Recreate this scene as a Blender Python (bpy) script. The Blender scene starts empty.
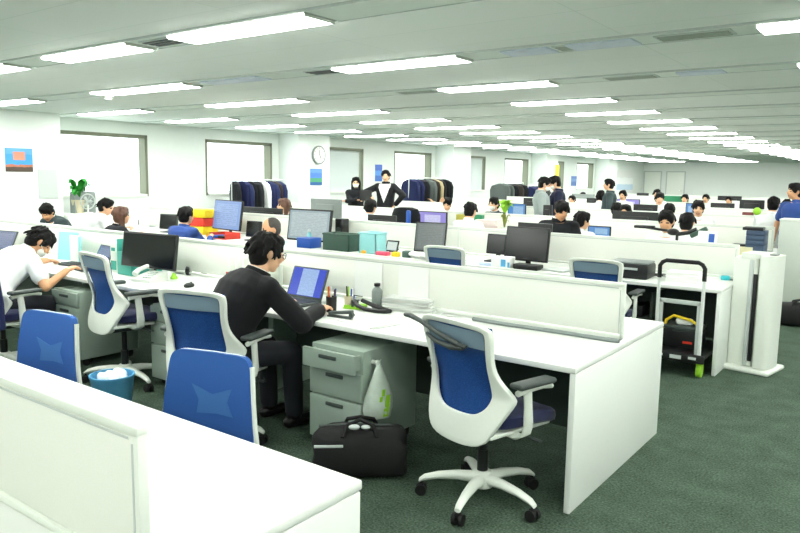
import bpy, bmesh, math, random
from mathutils import Vector, Matrix, noise
random.seed(7)
sc = bpy.context.scene
COL = sc.collection
V = Vector
PI = math.pi
def rad(a): return math.radians(a)

# ------------------------------------------------------------------ camera
FPX, YAW, PITCH, ROLL, EYE = 708.6, .6325, -.1275, .0165, 1.595
cy, sy, cp, sp = math.cos(YAW), math.sin(YAW), math.cos(PITCH), math.sin(PITCH)
fw = V((-sy*cp, cy*cp, sp)); r0 = V((cy, sy, 0)); u0 = r0.cross(fw)
cr, sr = math.cos(ROLL), math.sin(ROLL)
rt = cr*r0+sr*u0; up = -sr*r0+cr*u0
cam_d = bpy.data.cameras.new('camera'); cam = bpy.data.objects.new('camera', cam_d); COL.objects.link(cam)
cam_d.sensor_width = 36; cam_d.lens = FPX*36/800; cam_d.clip_end = 200
m = Matrix.Identity(4)
for i in range(3):
    m[i][0] = rt[i]; m[i][1] = up[i]; m[i][2] = -fw[i]
m.translation = V((0, 0, EYE)); cam.matrix_world = m
sc.camera = cam
def ray(px, py): return rt*((px-400)/FPX)+up*((266.5-py)/FPX)+fw
def aty(px, py, Y):
    v = ray(px, py); return v*(Y/v.y)+V((0, 0, EYE))
def atx(px, py, X):
    v = ray(px, py); return v*(X/v.x)+V((0, 0, EYE))
def atz(px, py, z):
    v = ray(px, py); return v*((z-EYE)/v.z)+V((0, 0, EYE))

# ------------------------------------------------------------------ materials
def lin(c):
    return tuple(((x/255)/12.92 if x/255 <= .04045 else ((x/255+.055)/1.055)**2.4) for x in c)
MATS = {}
def mat(name, rgb, rough=.5, metal=0., var=.06, scale=40., bump=0., emit=0., spec=.4, alpha=1., sheen=0.):
    if name in MATS: return MATS[name]
    M = bpy.data.materials.new(name); M.use_nodes = True
    nt = M.node_tree; b = nt.nodes['Principled BSDF']
    c = lin(rgb)
    b.inputs['Roughness'].default_value = rough; b.inputs['Metallic'].default_value = metal
    b.inputs['Specular IOR Level'].default_value = spec
    tc = nt.nodes.new('ShaderNodeTexCoord')
    nz = nt.nodes.new('ShaderNodeTexNoise'); nz.inputs['Scale'].default_value = scale; nz.inputs['Detail'].default_value = 3
    nt.links.new(tc.outputs['Object'], nz.inputs['Vector'])
    mx = nt.nodes.new('ShaderNodeMix'); mx.data_type = 'RGBA'
    mx.inputs[6].default_value = (*[x*(1-var) for x in c], 1); mx.inputs[7].default_value = (*[min(1, x*(1+var)) for x in c], 1)
    nt.links.new(nz.outputs['Fac'], mx.inputs[0]); nt.links.new(mx.outputs[2], b.inputs['Base Color'])
    if bump:
        bp = nt.nodes.new('ShaderNodeBump'); bp.inputs['Strength'].default_value = bump; bp.inputs['Distance'].default_value = .01
        nt.links.new(nz.outputs['Fac'], bp.inputs['Height']); nt.links.new(bp.outputs[0], b.inputs['Normal'])
    if emit:
        nt.links.new(mx.outputs[2], b.inputs['Emission Color']); b.inputs['Emission Strength'].default_value = emit
    if alpha < 1: b.inputs['Alpha'].default_value = alpha
    if sheen: b.inputs['Sheen Weight'].default_value = sheen
    MATS[name] = M; return M

def carpet_mat():
    M = bpy.data.materials.new('carpet'); M.use_nodes = True; nt = M.node_tree; b = nt.nodes['Principled BSDF']
    b.inputs['Roughness'].default_value = .95; b.inputs['Specular IOR Level'].default_value = .1
    tc = nt.nodes.new('ShaderNodeTexCoord')
    n1 = nt.nodes.new('ShaderNodeTexNoise'); n1.inputs['Scale'].default_value = 90; n1.inputs['Detail'].default_value = 4
    n2 = nt.nodes.new('ShaderNodeTexNoise'); n2.inputs['Scale'].default_value = 6
    n3 = nt.nodes.new('ShaderNodeTexVoronoi'); n3.inputs['Scale'].default_value = 60
    for n in (n1, n2, n3): nt.links.new(tc.outputs['Object'], n.inputs['Vector'])
    r = nt.nodes.new('ShaderNodeValToRGB')
    r.color_ramp.elements[0].position = .32; r.color_ramp.elements[0].color = (*lin((36, 49, 39)), 1)
    r.color_ramp.elements[1].position = .68; r.color_ramp.elements[1].color = (*lin((88, 106, 91)), 1)
    ad = nt.nodes.new('ShaderNodeMath'); ad.operation = 'MULTIPLY_ADD'; ad.inputs[1].default_value = .25
    nt.links.new(n2.outputs['Fac'], ad.inputs[0])
    m2 = nt.nodes.new('ShaderNodeMath'); m2.operation = 'MULTIPLY'; m2.inputs[1].default_value = .75
    nt.links.new(n1.outputs['Fac'], m2.inputs[0]); nt.links.new(m2.outputs[0], ad.inputs[2])
    nt.links.new(ad.outputs[0], r.inputs[0]); nt.links.new(r.outputs[0], b.inputs['Base Color'])
    bp = nt.nodes.new('ShaderNodeBump'); bp.inputs['Strength'].default_value = .5; bp.inputs['Distance'].default_value = .01
    nt.links.new(n3.outputs['Distance'], bp.inputs['Height']); nt.links.new(bp.outputs[0], b.inputs['Normal'])
    return M
def ceiling_mat():
    M = bpy.data.materials.new('ceiling_board'); M.use_nodes = True; nt = M.node_tree; b = nt.nodes['Principled BSDF']
    b.inputs['Roughness'].default_value = .85; b.inputs['Specular IOR Level'].default_value = .2
    tc = nt.nodes.new('ShaderNodeTexCoord')
    br = nt.nodes.new('ShaderNodeTexBrick'); br.offset = 0
    br.inputs['Color1'].default_value = (*lin((244, 249, 244)), 1); br.inputs['Color2'].default_value = (*lin((242, 247, 242)), 1)
    br.inputs['Mortar'].default_value = (*lin((228, 236, 230)), 1); br.inputs['Scale'].default_value = 1
    br.inputs['Mortar Size'].default_value = .004; br.inputs['Brick Width'].default_value = 1.8; br.inputs['Row Height'].default_value = .6
    nt.links.new(tc.outputs['Object'], br.inputs['Vector'])
    nt.links.new(br.outputs['Color'], b.inputs['Base Color'])
    return M
def screen_mat(name, bg, fg, strength=1.0, win=(.34, .86, .1, .95), lines=26):
    """a lit display: a document window with rows of text on a coloured desktop (generated x,z coordinates)"""
    M = bpy.data.materials.new(name); M.use_nodes = True; nt = M.node_tree; b = nt.nodes['Principled BSDF']
    tc = nt.nodes.new('ShaderNodeTexCoord'); sep = nt.nodes.new('ShaderNodeSeparateXYZ')
    nt.links.new(tc.outputs['UV'], sep.inputs[0])
    def cmp(sock, op, v):
        n = nt.nodes.new('ShaderNodeMath'); n.operation = op; n.inputs[1].default_value = v; nt.links.new(sock, n.inputs[0]); return n.outputs[0]
    def mul(a, c):
        n = nt.nodes.new('ShaderNodeMath'); n.operation = 'MULTIPLY'; nt.links.new(a, n.inputs[0]); nt.links.new(c, n.inputs[1]); return n.outputs[0]
    U, W = sep.outputs[0], sep.outputs[1]
    mask = mul(mul(cmp(U, 'GREATER_THAN', win[0]), cmp(U, 'LESS_THAN', win[1])), mul(cmp(W, 'GREATER_THAN', win[2]), cmp(W, 'LESS_THAN', win[3])))
    fr = cmp(cmp(W, 'MULTIPLY', lines), 'FRACT', 0)
    nz = nt.nodes.new('ShaderNodeTexNoise'); nz.inputs['Scale'].default_value = 14; nt.links.new(tc.outputs['UV'], nz.inputs['Vector'])
    txt = mul(mul(cmp(fr, 'GREATER_THAN', .55), cmp(nz.outputs['Fac'], 'GREATER_THAN', .46)), mask)
    m1 = nt.nodes.new('ShaderNodeMix'); m1.data_type = 'RGBA'; m1.inputs[6].default_value = (*lin(bg), 1); m1.inputs[7].default_value = (*lin(fg), 1)
    nt.links.new(mask, m1.inputs[0])
    m2 = nt.nodes.new('ShaderNodeMix'); m2.data_type = 'RGBA'; m2.inputs[7].default_value = (*[x*.8 for x in lin(fg)], 1)
    nt.links.new(m1.outputs[2], m2.inputs[6]); nt.links.new(txt, m2.inputs[0])
    b.inputs['Base Color'].default_value = (.01, .01, .012, 1); b.inputs['Roughness'].default_value = .25
    nt.links.new(m2.outputs[2], b.inputs['Emission Color']); b.inputs['Emission Strength'].default_value = strength
    return M
def poster_mat(name, bands):
    """horizontal bands of colour by object z in -0.5..0.5 (UV y)"""
    M = bpy.data.materials.new(name); M.use_nodes = True; nt = M.node_tree; b = nt.nodes['Principled BSDF']
    tc = nt.nodes.new('ShaderNodeTexCoord'); sep = nt.nodes.new('ShaderNodeSeparateXYZ'); nt.links.new(tc.outputs['UV'], sep.inputs[0])
    nz = nt.nodes.new('ShaderNodeTexNoise'); nz.inputs['Scale'].default_value = 5; nt.links.new(tc.outputs['UV'], nz.inputs['Vector'])
    ad = nt.nodes.new('ShaderNodeMath'); ad.operation = 'MULTIPLY_ADD'; ad.inputs[1].default_value = .12
    nt.links.new(nz.outputs['Fac'], ad.inputs[0]); nt.links.new(sep.outputs[1], ad.inputs[2])
    r = nt.nodes.new('ShaderNodeValToRGB'); r.color_ramp.interpolation = 'CONSTANT'
    e = r.color_ramp.elements
    e[0].position = 0; e[0].color = (*lin(bands[0][1]), 1)
    e[1].position = bands[1][0]; e[1].color = (*lin(bands[1][1]), 1)
    for p, c in bands[2:]:
        x = e.new(p); x.color = (*lin(c), 1)
    nt.links.new(ad.outputs[0], r.inputs[0]); nt.links.new(r.outputs[0], b.inputs['Base Color']); b.inputs['Roughness'].default_value = .5
    return M
def mesh_fabric():
    M = bpy.data.materials.new('blue_mesh_fabric'); M.use_nodes = True; nt = M.node_tree; b = nt.nodes['Principled BSDF']
    tc = nt.nodes.new('ShaderNodeTexCoord'); v = nt.nodes.new('ShaderNodeTexVoronoi'); v.inputs['Scale'].default_value = 260
    nt.links.new(tc.outputs['Object'], v.inputs['Vector'])
    mx = nt.nodes.new('ShaderNodeMix'); mx.data_type = 'RGBA'
    mx.inputs[6].default_value = (*lin((20, 50, 104)), 1); mx.inputs[7].default_value = (*lin((42, 86, 156)), 1)
    nt.links.new(v.outputs['Distance'], mx.inputs[0]); nt.links.new(mx.outputs[2], b.inputs['Base Color'])
    b.inputs['Roughness'].default_value = .8; b.inputs['Specular IOR Level'].default_value = .15; b.inputs['Alpha'].default_value = .9
    return M

W_DESK = mat('desk_laminate', (226, 229, 224), .38, var=.015)
W_PANEL = mat('white_panel', (230, 234, 229), .5, var=.015)
W_PLAS = mat('white_plastic', (230, 235, 226), .35, var=.02)
W_WALL = mat('wall_paint', (226, 232, 227), .8, var=.015, scale=8)
FABRIC = mat('partition_fabric', (236, 238, 229), .9, var=.05, scale=500, bump=.15)
GREYMET = mat('grey_green_steel', (146, 162, 150), .45, var=.03)
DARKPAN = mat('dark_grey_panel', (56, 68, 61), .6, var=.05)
GROOVE = mat('grey_groove', (196, 203, 200), .5)
BLACK = mat('black_plastic', (20, 22, 23), .45, var=.1)
BLACKR = mat('black_rubber', (14, 15, 15), .7, var=.1)
BLACKG = mat('black_glass', (9, 12, 12), .15, var=.1, spec=.5)
DGREY = mat('dark_grey_plastic', (58, 66, 64), .5)
MGREY = mat('mid_grey_plastic', (128, 136, 134), .5)
LGREY = mat('light_grey_plastic', (190, 198, 194), .5)
NAVY = mat('navy_seat_fabric', (26, 32, 72), .9, var=.12, scale=300, sheen=.2)
BLUEMESH = mesh_fabric()
BLUELIT = mat('front_lit_blue_mesh', (42, 88, 160), .85, var=.15, scale=300)  # chair mesh blue with the front light put into its colour
LUMBAR = mat('lumbar_mesh', (58, 106, 170), .85, var=.15, scale=300)
GREYMESH = mat('grey_mesh_fabric', (112, 134, 150), .8, var=.12, scale=400)
PAPER = mat('paper', (244, 246, 242), .7, var=.01)
PAPER2 = mat('grey_white_paper', (205, 208, 204), .7, var=.02)
CHROME = mat('chrome', (200, 205, 205), .2, 1.)
STEEL = mat('painted_steel_pipe', (222, 228, 224), .3)
FRAME = mat('window_frame_metal', (112, 116, 98), .5, .3)
TEAL = mat('teal_plastic', (60, 158, 142), .45)
TEAL2 = mat('pale_teal_plastic', (150, 214, 216), .45)
DGREEN = mat('dark_green_plastic', (58, 84, 72), .55)
BLUE = mat('blue_plastic', (40, 84, 170), .45)
LBLUE = mat('light_blue_plastic', (92, 168, 214), .4)
CYAN = mat('cyan_tape', (54, 190, 206), .4)
RED = mat('red_plastic', (206, 56, 38), .5)
YELLOW = mat('yellow_plastic', (236, 206, 40), .5)
ORANGE = mat('orange_paper', (240, 176, 60), .6)
PINK = mat('pink_plastic', (220, 84, 110), .5)
LIME = mat('lime_green_plastic', (150, 206, 50), .5)
GREEN = mat('green_leaf', (44, 140, 48), .5, var=.25, scale=12)
BROWN = mat('brown_leather', (92, 66, 44), .6)
CREAM = mat('cream_card', (226, 220, 180), .7)
SKIN = mat('skin', (226, 178, 142), .55, var=.05, scale=20)
SKIN2 = mat('skin_warm', (212, 158, 118), .55, var=.05, scale=20)
LIP = mat('lips', (178, 104, 92), .5)
EYE_M = mat('eye_dark', (26, 20, 18), .3)
HAIR = mat('black_hair', (13, 12, 12), .7, var=.35, scale=60, bump=.3, spec=.2)
HAIRBR = mat('brown_hair', (86, 56, 40), .5, var=.3, scale=60, bump=.3)
HAIRGR = mat('greying_hair', (62, 58, 54), .55, var=.35, scale=90, bump=.3)
SUIT = mat('dark_suit_wool', (11, 12, 17), .9, var=.15, scale=120, sheen=.05)
SUIT2 = mat('navy_suit_wool', (26, 30, 56), .9, var=.15, scale=120)
SUITG = mat('grey_suit_wool', (150, 160, 158), .9, var=.1, scale=120)
SUITC = mat('charcoal_suit_wool', (56, 70, 72), .9, var=.1, scale=120)
SHIRT = mat('white_shirt_cotton', (240, 243, 242), .85, var=.02, scale=30)
SHIRTB = mat('blue_shirt_cotton', (46, 74, 140), .85, var=.06)
SHIRTP = mat('pale_blue_shirt_cotton', (196, 212, 232), .85, var=.03)
TROUS = mat('dark_trousers_wool', (30, 32, 38), .9, var=.1)
TROUSG = mat('grey_green_trousers_wool', (98, 118, 112), .9, var=.1)
SHOE = mat('black_shoe_leather', (16, 15, 15), .35)
COATB = mat('black_coat_wool', (24, 26, 30), .95, var=.2, scale=60)
COATN = mat('navy_coat_wool', (30, 38, 78), .95, var=.2, scale=60)
COATG = mat('grey_coat_wool', (84, 92, 90), .95, var=.2, scale=60)
COATT = mat('tan_coat_cotton', (172, 156, 122), .95, var=.1, scale=60)
COATBR = mat('dark_brown_coat_wool', (52, 46, 40), .95, var=.15, scale=60)
LAMP = mat('lamp_diffuser', (253, 255, 249), .6, var=0, emit=26.0)
UNLIT = mat('unlit_lamp_diffuser', (206, 216, 228), .5)
VENTM = mat('vent_metal', (150, 160, 148), .6)
CHANNEL = mat('ceiling_channel_metal', (226, 235, 227), .6, var=.03)
BAG = mat('black_nylon_bag', (14, 15, 15), .75, var=.2, scale=200, bump=.2)
SACK = mat('white_polythene_bag', (206, 220, 208), .3, var=.1, alpha=.85)
FILM = mat('grey_cover_film', (212, 214, 222), .6)
CARDB = mat('cardboard', (206, 196, 168), .8)
BLIND = mat('roller_blind_cloth', (214, 224, 222), .9, var=.03)

# ------------------------------------------------------------------ mesh helpers
class MB:
    def __init__(s): s.bm = bmesh.new()
    def _add(s, verts, faces, M=None):
        vs = [s.bm.verts.new(M @ V(v) if M else v) for v in verts]
        for f in faces:
            try: s.bm.faces.new([vs[i] for i in f])
            except ValueError: pass
        return vs
    def box(s, c, size, rz=0., bev=0., rot=None, seg=2):
        b = bmesh.new(); bmesh.ops.create_cube(b, size=1)
        bmesh.ops.scale(b, vec=V(size), verts=b.verts)
        if bev: bmesh.ops.bevel(b, geom=list(b.edges), offset=min(bev, min(size)*.45), segments=seg, profile=.5, affect='EDGES')
        R = rot.to_4x4() if rot else Matrix.Rotation(rz, 4, 'Z')
        bmesh.ops.transform(b, matrix=Matrix.Translation(V(c)) @ R, verts=b.verts)
        s.join(b); return s
    def join(s, b):
        b.verts.ensure_lookup_table(); mp = [s.bm.verts.new(v.co) for v in b.verts]
        b.verts.index_update()
        for f in b.faces:
            try: s.bm.faces.new([mp[v.index] for v in f.verts])
            except ValueError: pass
        b.free()
    def ring_loft(s, rings, cap=True, close=False):
        """rings: lists of equal numbers of points"""
        vs = [[s.bm.verts.new(p) for p in r] for r in rings]; n = len(rings[0])
        K = len(rings)
        for i in range(K if close else K-1):
            a, b = vs[i], vs[(i+1) % K]
            for j in range(n):
                try: s.bm.faces.new((a[j], a[(j+1) % n], b[(j+1) % n], b[j]))
                except ValueError: pass
        if cap and not close:
            try: s.bm.faces.new(list(reversed(vs[0]))); s.bm.faces.new(vs[-1])
            except ValueError: pass
        return s
    def tube(s, pts, r, n=10, cap=True, close=False):
        pts = [V(p) for p in pts]; K = len(pts)
        rs = r if isinstance(r, (list, tuple)) else [r]*K
        rings = []; nrm = None
        for i, p in enumerate(pts):
            if close: t = pts[(i+1) % K]-pts[i-1]
            else: t = (pts[min(i+1, K-1)]-pts[max(i-1, 0)])
            t = t.normalized() if t.length > 1e-9 else V((0, 0, 1))
            if nrm is None: nrm = t.orthogonal().normalized()
            nrm = (nrm-t*nrm.dot(t)); nrm = nrm.normalized() if nrm.length > 1e-6 else t.orthogonal().normalized()
            b = t.cross(nrm)
            rings.append([p+(nrm*math.cos(2*PI*j/n)+b*math.sin(2*PI*j/n))*rs[i] for j in range(n)])
        return s.ring_loft(rings, cap, close)
    def cyl(s, p0, p1, r, r1=None, n=16): return s.tube([p0, p1], [r, r if r1 is None else r1], n)
    def capsule(s, p0, p1, ra, rb, n=12):
        p0, p1 = V(p0), V(p1); d = p1-p0
        if d.length < 1e-6: d = V((0, 0, 1e-4))
        d = d.normalized(); pts, rs = [], []
        for a in (80, 50, 20): pts.append(p0-d*ra*math.sin(rad(a))); rs.append(ra*math.cos(rad(a)))
        for a in (0, 30, 55, 80): pts.append(p1+d*rb*math.sin(rad(a))); rs.append(rb*math.cos(rad(a)))
        return s.tube(pts, rs, n)
    def ell(s, c, r, R=None, nu=16, nv=10):
        c = V(c); rings = []
        for i in range(nv+1):
            th = PI*(i+.02)/(nv+.04)-PI/2
            ring = []
            for j in range(nu):
                ph = 2*PI*j/nu
                p = V((r[0]*math.cos(th)*math.cos(ph), r[1]*math.cos(th)*math.sin(ph), r[2]*math.sin(th)))
                ring.append(c+(R @ p if R else p))
            rings.append(ring)
        return s.ring_loft(rings)
    def lathe(s, prof, c=(0, 0, 0), n=24, cap=True):
        c = V(c)
        return s.ring_loft([[c+V((r*math.cos(2*PI*j/n), r*math.sin(2*PI*j/n), z)) for j in range(n)] for r, z in prof], cap)
    def prism(s, poly, M, d):
        """poly of (a,b) in the local XZ plane extruded along local Y by d, then placed by matrix M"""
        a = [M @ V((x, 0, z)) for x, z in poly]; b = [M @ V((x, d, z)) for x, z in poly]
        return s.ring_loft([a, b])
    def build(s, name, material, parent=None, loc=None, smooth=40, recalc=True):
        if recalc: bmesh.ops.recalc_face_normals(s.bm, faces=list(s.bm.faces))
        me = bpy.data.meshes.new(name); s.bm.to_mesh(me); s.bm.free()
        for mt in (material if isinstance(material, (list, tuple)) else [material]): me.materials.append(mt)
        if smooth:
            for p in me.polygons: p.use_smooth = True
            me.set_sharp_from_angle(angle=rad(smooth))
        o = bpy.data.objects.new(name, me); COL.objects.link(o)
        if parent: o.parent = parent
        if loc is not None: o.location = loc
        return o
def tag(o, label, cat, group=None, kind=None):
    o['label'] = label; o['category'] = cat
    if group: o['group'] = group
    if kind: o['kind'] = kind
    return o
def thing(name, label, cat, loc=(0, 0, 0), rz=0., group=None):
    o = bpy.data.objects.new(name, None); o.empty_display_size = .1; COL.objects.link(o)
    o.location = loc; o.rotation_euler = (0, 0, rz); return tag(o, label, cat, group)
def struct(o, label=None, cat=None):
    o['kind'] = 'structure'
    o['label'] = label or 'white '+o.name.replace('_', ' ')+' of the office room'
    o['category'] = cat or o.name.split('_')[0]
    return o
def kids(o): return [c for c in bpy.data.objects if c.parent == o]
def dup(o, loc=None, rz=None, label=None, group=None, parent=None):
    c = o.copy(); COL.objects.link(c)
    if parent: c.parent = parent
    if loc is not None: c.location = loc
    if rz is not None: c.rotation_euler = (0, 0, rz)
    if label: c['label'] = label
    if group: c['group'] = group
    for k in kids(o): dup(k, parent=c)
    return c
def bake(o, mods):
    for typ, kw in mods:
        md = o.modifiers.new(typ, typ)
        for k, v in kw.items(): setattr(md, k, v)
    dg = bpy.context.evaluated_depsgraph_get()
    me = bpy.data.meshes.new_from_object(o.evaluated_get(dg))
    o.modifiers.clear(); old = o.data; mats = list(old.materials); o.data = me; bpy.data.meshes.remove(old)
    me.materials.clear()
    for mt in mats: me.materials.append(mt)
    me.name = o.name
    return o
def setuv(o, ux=0, uz=2):
    """UV 0..1 over the object's bounding box on two axes"""
    me = o.data; uv = me.uv_layers.new(name='UVMap')
    xs = [v.co[ux] for v in me.vertices]; zs = [v.co[uz] for v in me.vertices]
    ax, bx, az, bz = min(xs), max(xs), min(zs), max(zs)
    for l in me.loops:
        co = me.vertices[l.vertex_index].co
        uv.data[l.index].uv = ((co[ux]-ax)/max(bx-ax, 1e-6), (co[uz]-az)/max(bz-az, 1e-6))
    return o
def bx(name, label, cat, c, size, m, rz=0., bev=.004, group=None):
    """one simple box-like item that stands on its base: c = centre of the base"""
    mb = MB(); mb.box((0, 0, size[2]/2), size, 0, bev); o = mb.build(name, m, loc=c); o.rotation_euler.z = rz
    return tag(o, label, cat, group)

# ------------------------------------------------------------------ the room
XL, XC, XR, YB, YE, ZC = -13.3, -12.6, 4.0, -4.0, 42.0, 2.6
mb = MB(); mb.box(((XL+XR)/2, (YB+YE)/2, -.05), (XR-XL+.8, YE-YB+.8, .1)); struct(mb.build('floor', carpet_mat(), smooth=0), 'speckled grey green office carpet floor', 'floor')
mb = MB(); mb.box(((XL+XR)/2, (YB+YE)/2, ZC+.05), (XR-XL+.8, YE-YB+.8, .1)); struct(mb.build('ceiling', ceiling_mat(), smooth=0), 'pale white panelled office ceiling', 'ceiling')
WIN = []
for n in range(-1, 4):  # the first repeat lies out of view, included for its daylight
    for a, b in ((6.9, 9.05), (10.55, 12.62)): WIN.append((a+7.2*n, b+7.2*n))
ZS, ZT = 1.07, 2.35
mb = MB(); y = YB
def wl(y0, y1, z0, z1):
    if y1-y0 > .001: mb.box((XL-.15, (y0+y1)/2, (z0+z1)/2), (.3, y1-y0, z1-z0))
for a, b in WIN:
    wl(y, a, 0, ZC); wl(a, b, 0, ZS); wl(a, b, ZT, ZC); y = b
wl(y, YE, 0, ZC); struct(mb.build('wall_left', W_WALL, smooth=0), 'long white window wall on the left side', 'wall')
for nm, c, s in (('wall_far', ((XL+XR)/2, YE+.1, ZC/2), (XR-XL+.4, .2, ZC)), ('wall_right', (XR+.1, (YB+YE)/2, ZC/2), (.2, YE-YB, ZC)), ('wall_back', ((XL+XR)/2, YB-.1, ZC/2), (XR-XL+.4, .2, ZC))):
    mb = MB(); mb.box(c, s); struct(mb.build(nm, W_WALL, smooth=0))
for n in range(-1, 5):
    mb = MB(); mb.box(((XL+XC)/2, 6.225+7.2*n, ZC/2), (XC-XL, 1.15, ZC), 0, .01)
    struct(mb.build('column_%d' % (n+2), W_WALL, smooth=0), 'square white column against the window wall', 'column')
GM = bpy.data.materials.new('window_glass'); GM.use_nodes = True; nt = GM.node_tree
for n in list(nt.nodes): nt.nodes.remove(n)
o_ = nt.nodes.new('ShaderNodeOutputMaterial'); mxs = nt.nodes.new('ShaderNodeMixShader'); tr = nt.nodes.new('ShaderNodeBsdfTransparent'); gl = nt.nodes.new('ShaderNodeBsdfGlossy')
gl.inputs['Roughness'].default_value = .02; mxs.inputs[0].default_value = .06; tr.inputs['Color'].default_value = (.95, .98, .97, 1)
nt.links.new(tr.outputs[0], mxs.inputs[1]); nt.links.new(gl.outputs[0], mxs.inputs[2]); nt.links.new(mxs.outputs[0], o_.inputs[0])
for i, (a, b) in enumerate(WIN):
    w = bpy.data.objects.new('window_%d' % (i+1), None); COL.objects.link(w); w.location = (XL-.12, (a+b)/2, ZS)
    struct(w, 'bright daylit window in the left wall', 'window')
    h = b-a; mb = MB(); H = ZT-ZS
    for s in (-1, 1): mb.box((0, s*(h/2-.03), H/2), (.24, .06, H))
    mb.box((0, 0, H-.035), (.24, h, .07))
    mb.build('window_frame', FRAME, w, smooth=0)
    mb = MB(); mb.box((.02, 0, .025), (.28, h-.12, .05)); mb.build('window_sill', W_PLAS, w, smooth=0)
    mb = MB(); mb.box((-.06, 0, H/2), (.008, h-.1, H-.08)); mb.build('pane', GM, w, smooth=0)
for a, b, drop, nm in ((14.1, 16.25, 1.24, 'grey roller blind pulled down over the window beside the clock column'), (21.3, 23.45, 1.24, 'grey roller blind pulled down over the narrow far window beyond the coats'),):
    bl = thing('roller_blind', nm, 'blind', (XL-.08, (a+b)/2, ZT-.07))
    mb = MB(); mb.box((0, 0, -drop/2), (.006, b-a-.22, drop)); mb.build('blind_cloth', BLIND, bl, smooth=0)
    mb = MB(); mb.cyl((0, -(b-a)/2+.11, -.02), (0, (b-a)/2-.11, -.02), .02); mb.build('roller', LGREY, bl)
    mb = MB(); mb.box((0, 0, -drop), (.014, b-a-.22, .02)); mb.build('bottom_bar', LGREY, bl)
# skirting along the walls
mb = MB(); mb.box((XL+.008, (YB+YE)/2, .04), (.016, YE-YB, .08)); struct(mb.build('baseboard_left', LGREY, smooth=0))
mb = MB(); mb.box(((XL+XR)/2, YE-.008, .04), (XR-XL-.04, .016, .08)); struct(mb.build('baseboard_far', LGREY, smooth=0))
# doors and wall panels of the far wall
for i, (px, w) in enumerate(((675, .95), (652, .9))):
    p = aty(px, 190, YE-.03)
    d = bpy.data.objects.new('door_%d' % (i+1), None); COL.objects.link(d); d.location = (p.x, YE-.03, 0); struct(d, 'white door in the far wall', 'door')
    mb = MB(); mb.box((0, .005, 1.02), (w, .04, 2.04), 0, .005); mb.build('door_leaf', W_PLAS, d)
    mb = MB()
    for s in (-1, 1): mb.box((s*(w/2+.03), -.0, 1.05), (.06, .06, 2.1))
    mb.box((0, 0, 2.07), (w, .06, .06)); mb.build('door_frame', LGREY, d, smooth=0)
    mb = MB(); mb.cyl((w/2-.08, -.02, 1), (w/2-.08, -.08, 1), .012); mb.cyl((w/2-.08, -.07, 1), (w/2-.2, -.07, 1), .01); mb.build('door_handle', CHROME, d)

# ceiling channels, one per row of lights
ROWY = [3.44+1.8*k for k in range(-3, 22)]
for i, y in enumerate(ROWY):
    mb = MB(); mb.box(((XL+XR)/2, y, ZC-.006), (XR-XL-.02, .34, .012)); t = struct(mb.build('trim_%d' % (i+1), CHANNEL, smooth=0), 'shallow metal channel that carries a row of ceiling lights', 'ceiling channel')
    mb = MB()
    for s in (-1, 1): mb.box(((XL+XR)/2, y+s*.172, ZC-.008), (XR-XL-.02, .008, .016))
    mb.build('channel_edge', LGREY, t, smooth=0)
ORD = ['first', 'second', 'third', 'fourth', 'fifth', 'sixth', 'seventh', 'eighth', 'ninth', 'tenth', 'eleventh', 'twelfth', 'thirteenth', 'fourteenth', 'fifteenth', 'sixteenth', 'seventeenth', 'eighteenth', 'nineteenth', 'twentieth', 'twenty-first', 'twenty-second', 'twenty-third', 'twenty-fourth']
proto = None
def ceil_light(x0, x1, k, where):
    """a lit strip in the row k (0 = the nearest row in view)"""
    global proto
    y = 3.44+1.8*k
    lab = ('lit white strip light in the %s ceiling row, %s' % (ORD[k], where)) if k >= 0 else 'lit white strip light, unseen %s row behind the viewpoint, %s' % (ORD[-k-1], where.replace('column ', ''))
    L = x1-x0
    t = thing('ceiling_light', lab, 'ceiling light', ((x0+x1)/2, y, ZC-.012), 0, 'fluorescent ceiling lights')
    mb = MB(); mb.box((0, 0, -.012), (L-.02, .27, .02), 0, .006); mb.build('diffuser', LAMP, t)
    mb = MB()
    mb.box((0, 0, -.003), (L, .31, .006))
    for s in (-1, 1): mb.box((s*(L/2-.005), 0, -.012), (.01, .28, .024))
    mb.build('lamp_housing', W_PLAS, t, smooth=0)
for k in range(-3, 21):  # rows behind the camera are unseen, extended to brighten the front
    if k == 0:
        ceil_light(-4.58, -3.18, 0, 'long bright one left of the middle')
        ceil_light(-6.4, -5.1, 0, 'shorter one further left')
        ceil_light(-9.0, -7.1, 0, 'cut off by the picture edge')
        ceil_light(-.96, .42, 0, 'out past the bench ends'); ceil_light(2.2, 3.6, 0, 'column against the right wall'); continue
    ceil_light(-.96, .42, k, 'column over the right-hand aisle')
    ceil_light(-4.58, -3.2, k, 'column over the middle of the benches')
    ceil_light(-8.7, -6.8, k, 'column towards the window side')
    ceil_light(-12.2, -10.3, k, 'column closest to the window wall')
    if k % 2 == 1 or k < 4: ceil_light(2.2, 3.6, k, 'column against the right wall')  # unseen column, filled in at the front rows for more light there
def vent(px, py, L, lab, m=VENTM):
    p = atz(px, py, ZC); k = round((p.y-3.44)/1.8); y = 3.44+1.8*k
    t = thing('air_vent', lab, 'air vent', (p.x, y, ZC-.012), 0, 'ceiling air vents')
    mb = MB(); mb.box((0, 0, -.004), (L, .2, .008)); mb.build('vent_frame', LGREY, t, smooth=0)
    mb = MB()
    for i in range(3): mb.box((0, -.06+.06*i, -.011), (L-.04, .035, .006))
    mb.build('slot', m, t, smooth=0)
vent(158, 38, .42, 'dark slotted air vent left of the brightest nearest strip light', DGREY)
vent(325, 70, .4, 'dark slotted air vent left of the strip light in the second row', DGREY)
vent(560, 42, .2, 'small grey air vent in the second ceiling row, towards the right')
vent(690, 30, .5, 'wide grey air vent in the second ceiling row, nearer the right light')
vent(635, 77, .5, 'grey air vent in the third ceiling row, right half')
vent(415, 90, .5, 'grey air vent in the third ceiling row, left of its light')
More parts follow.
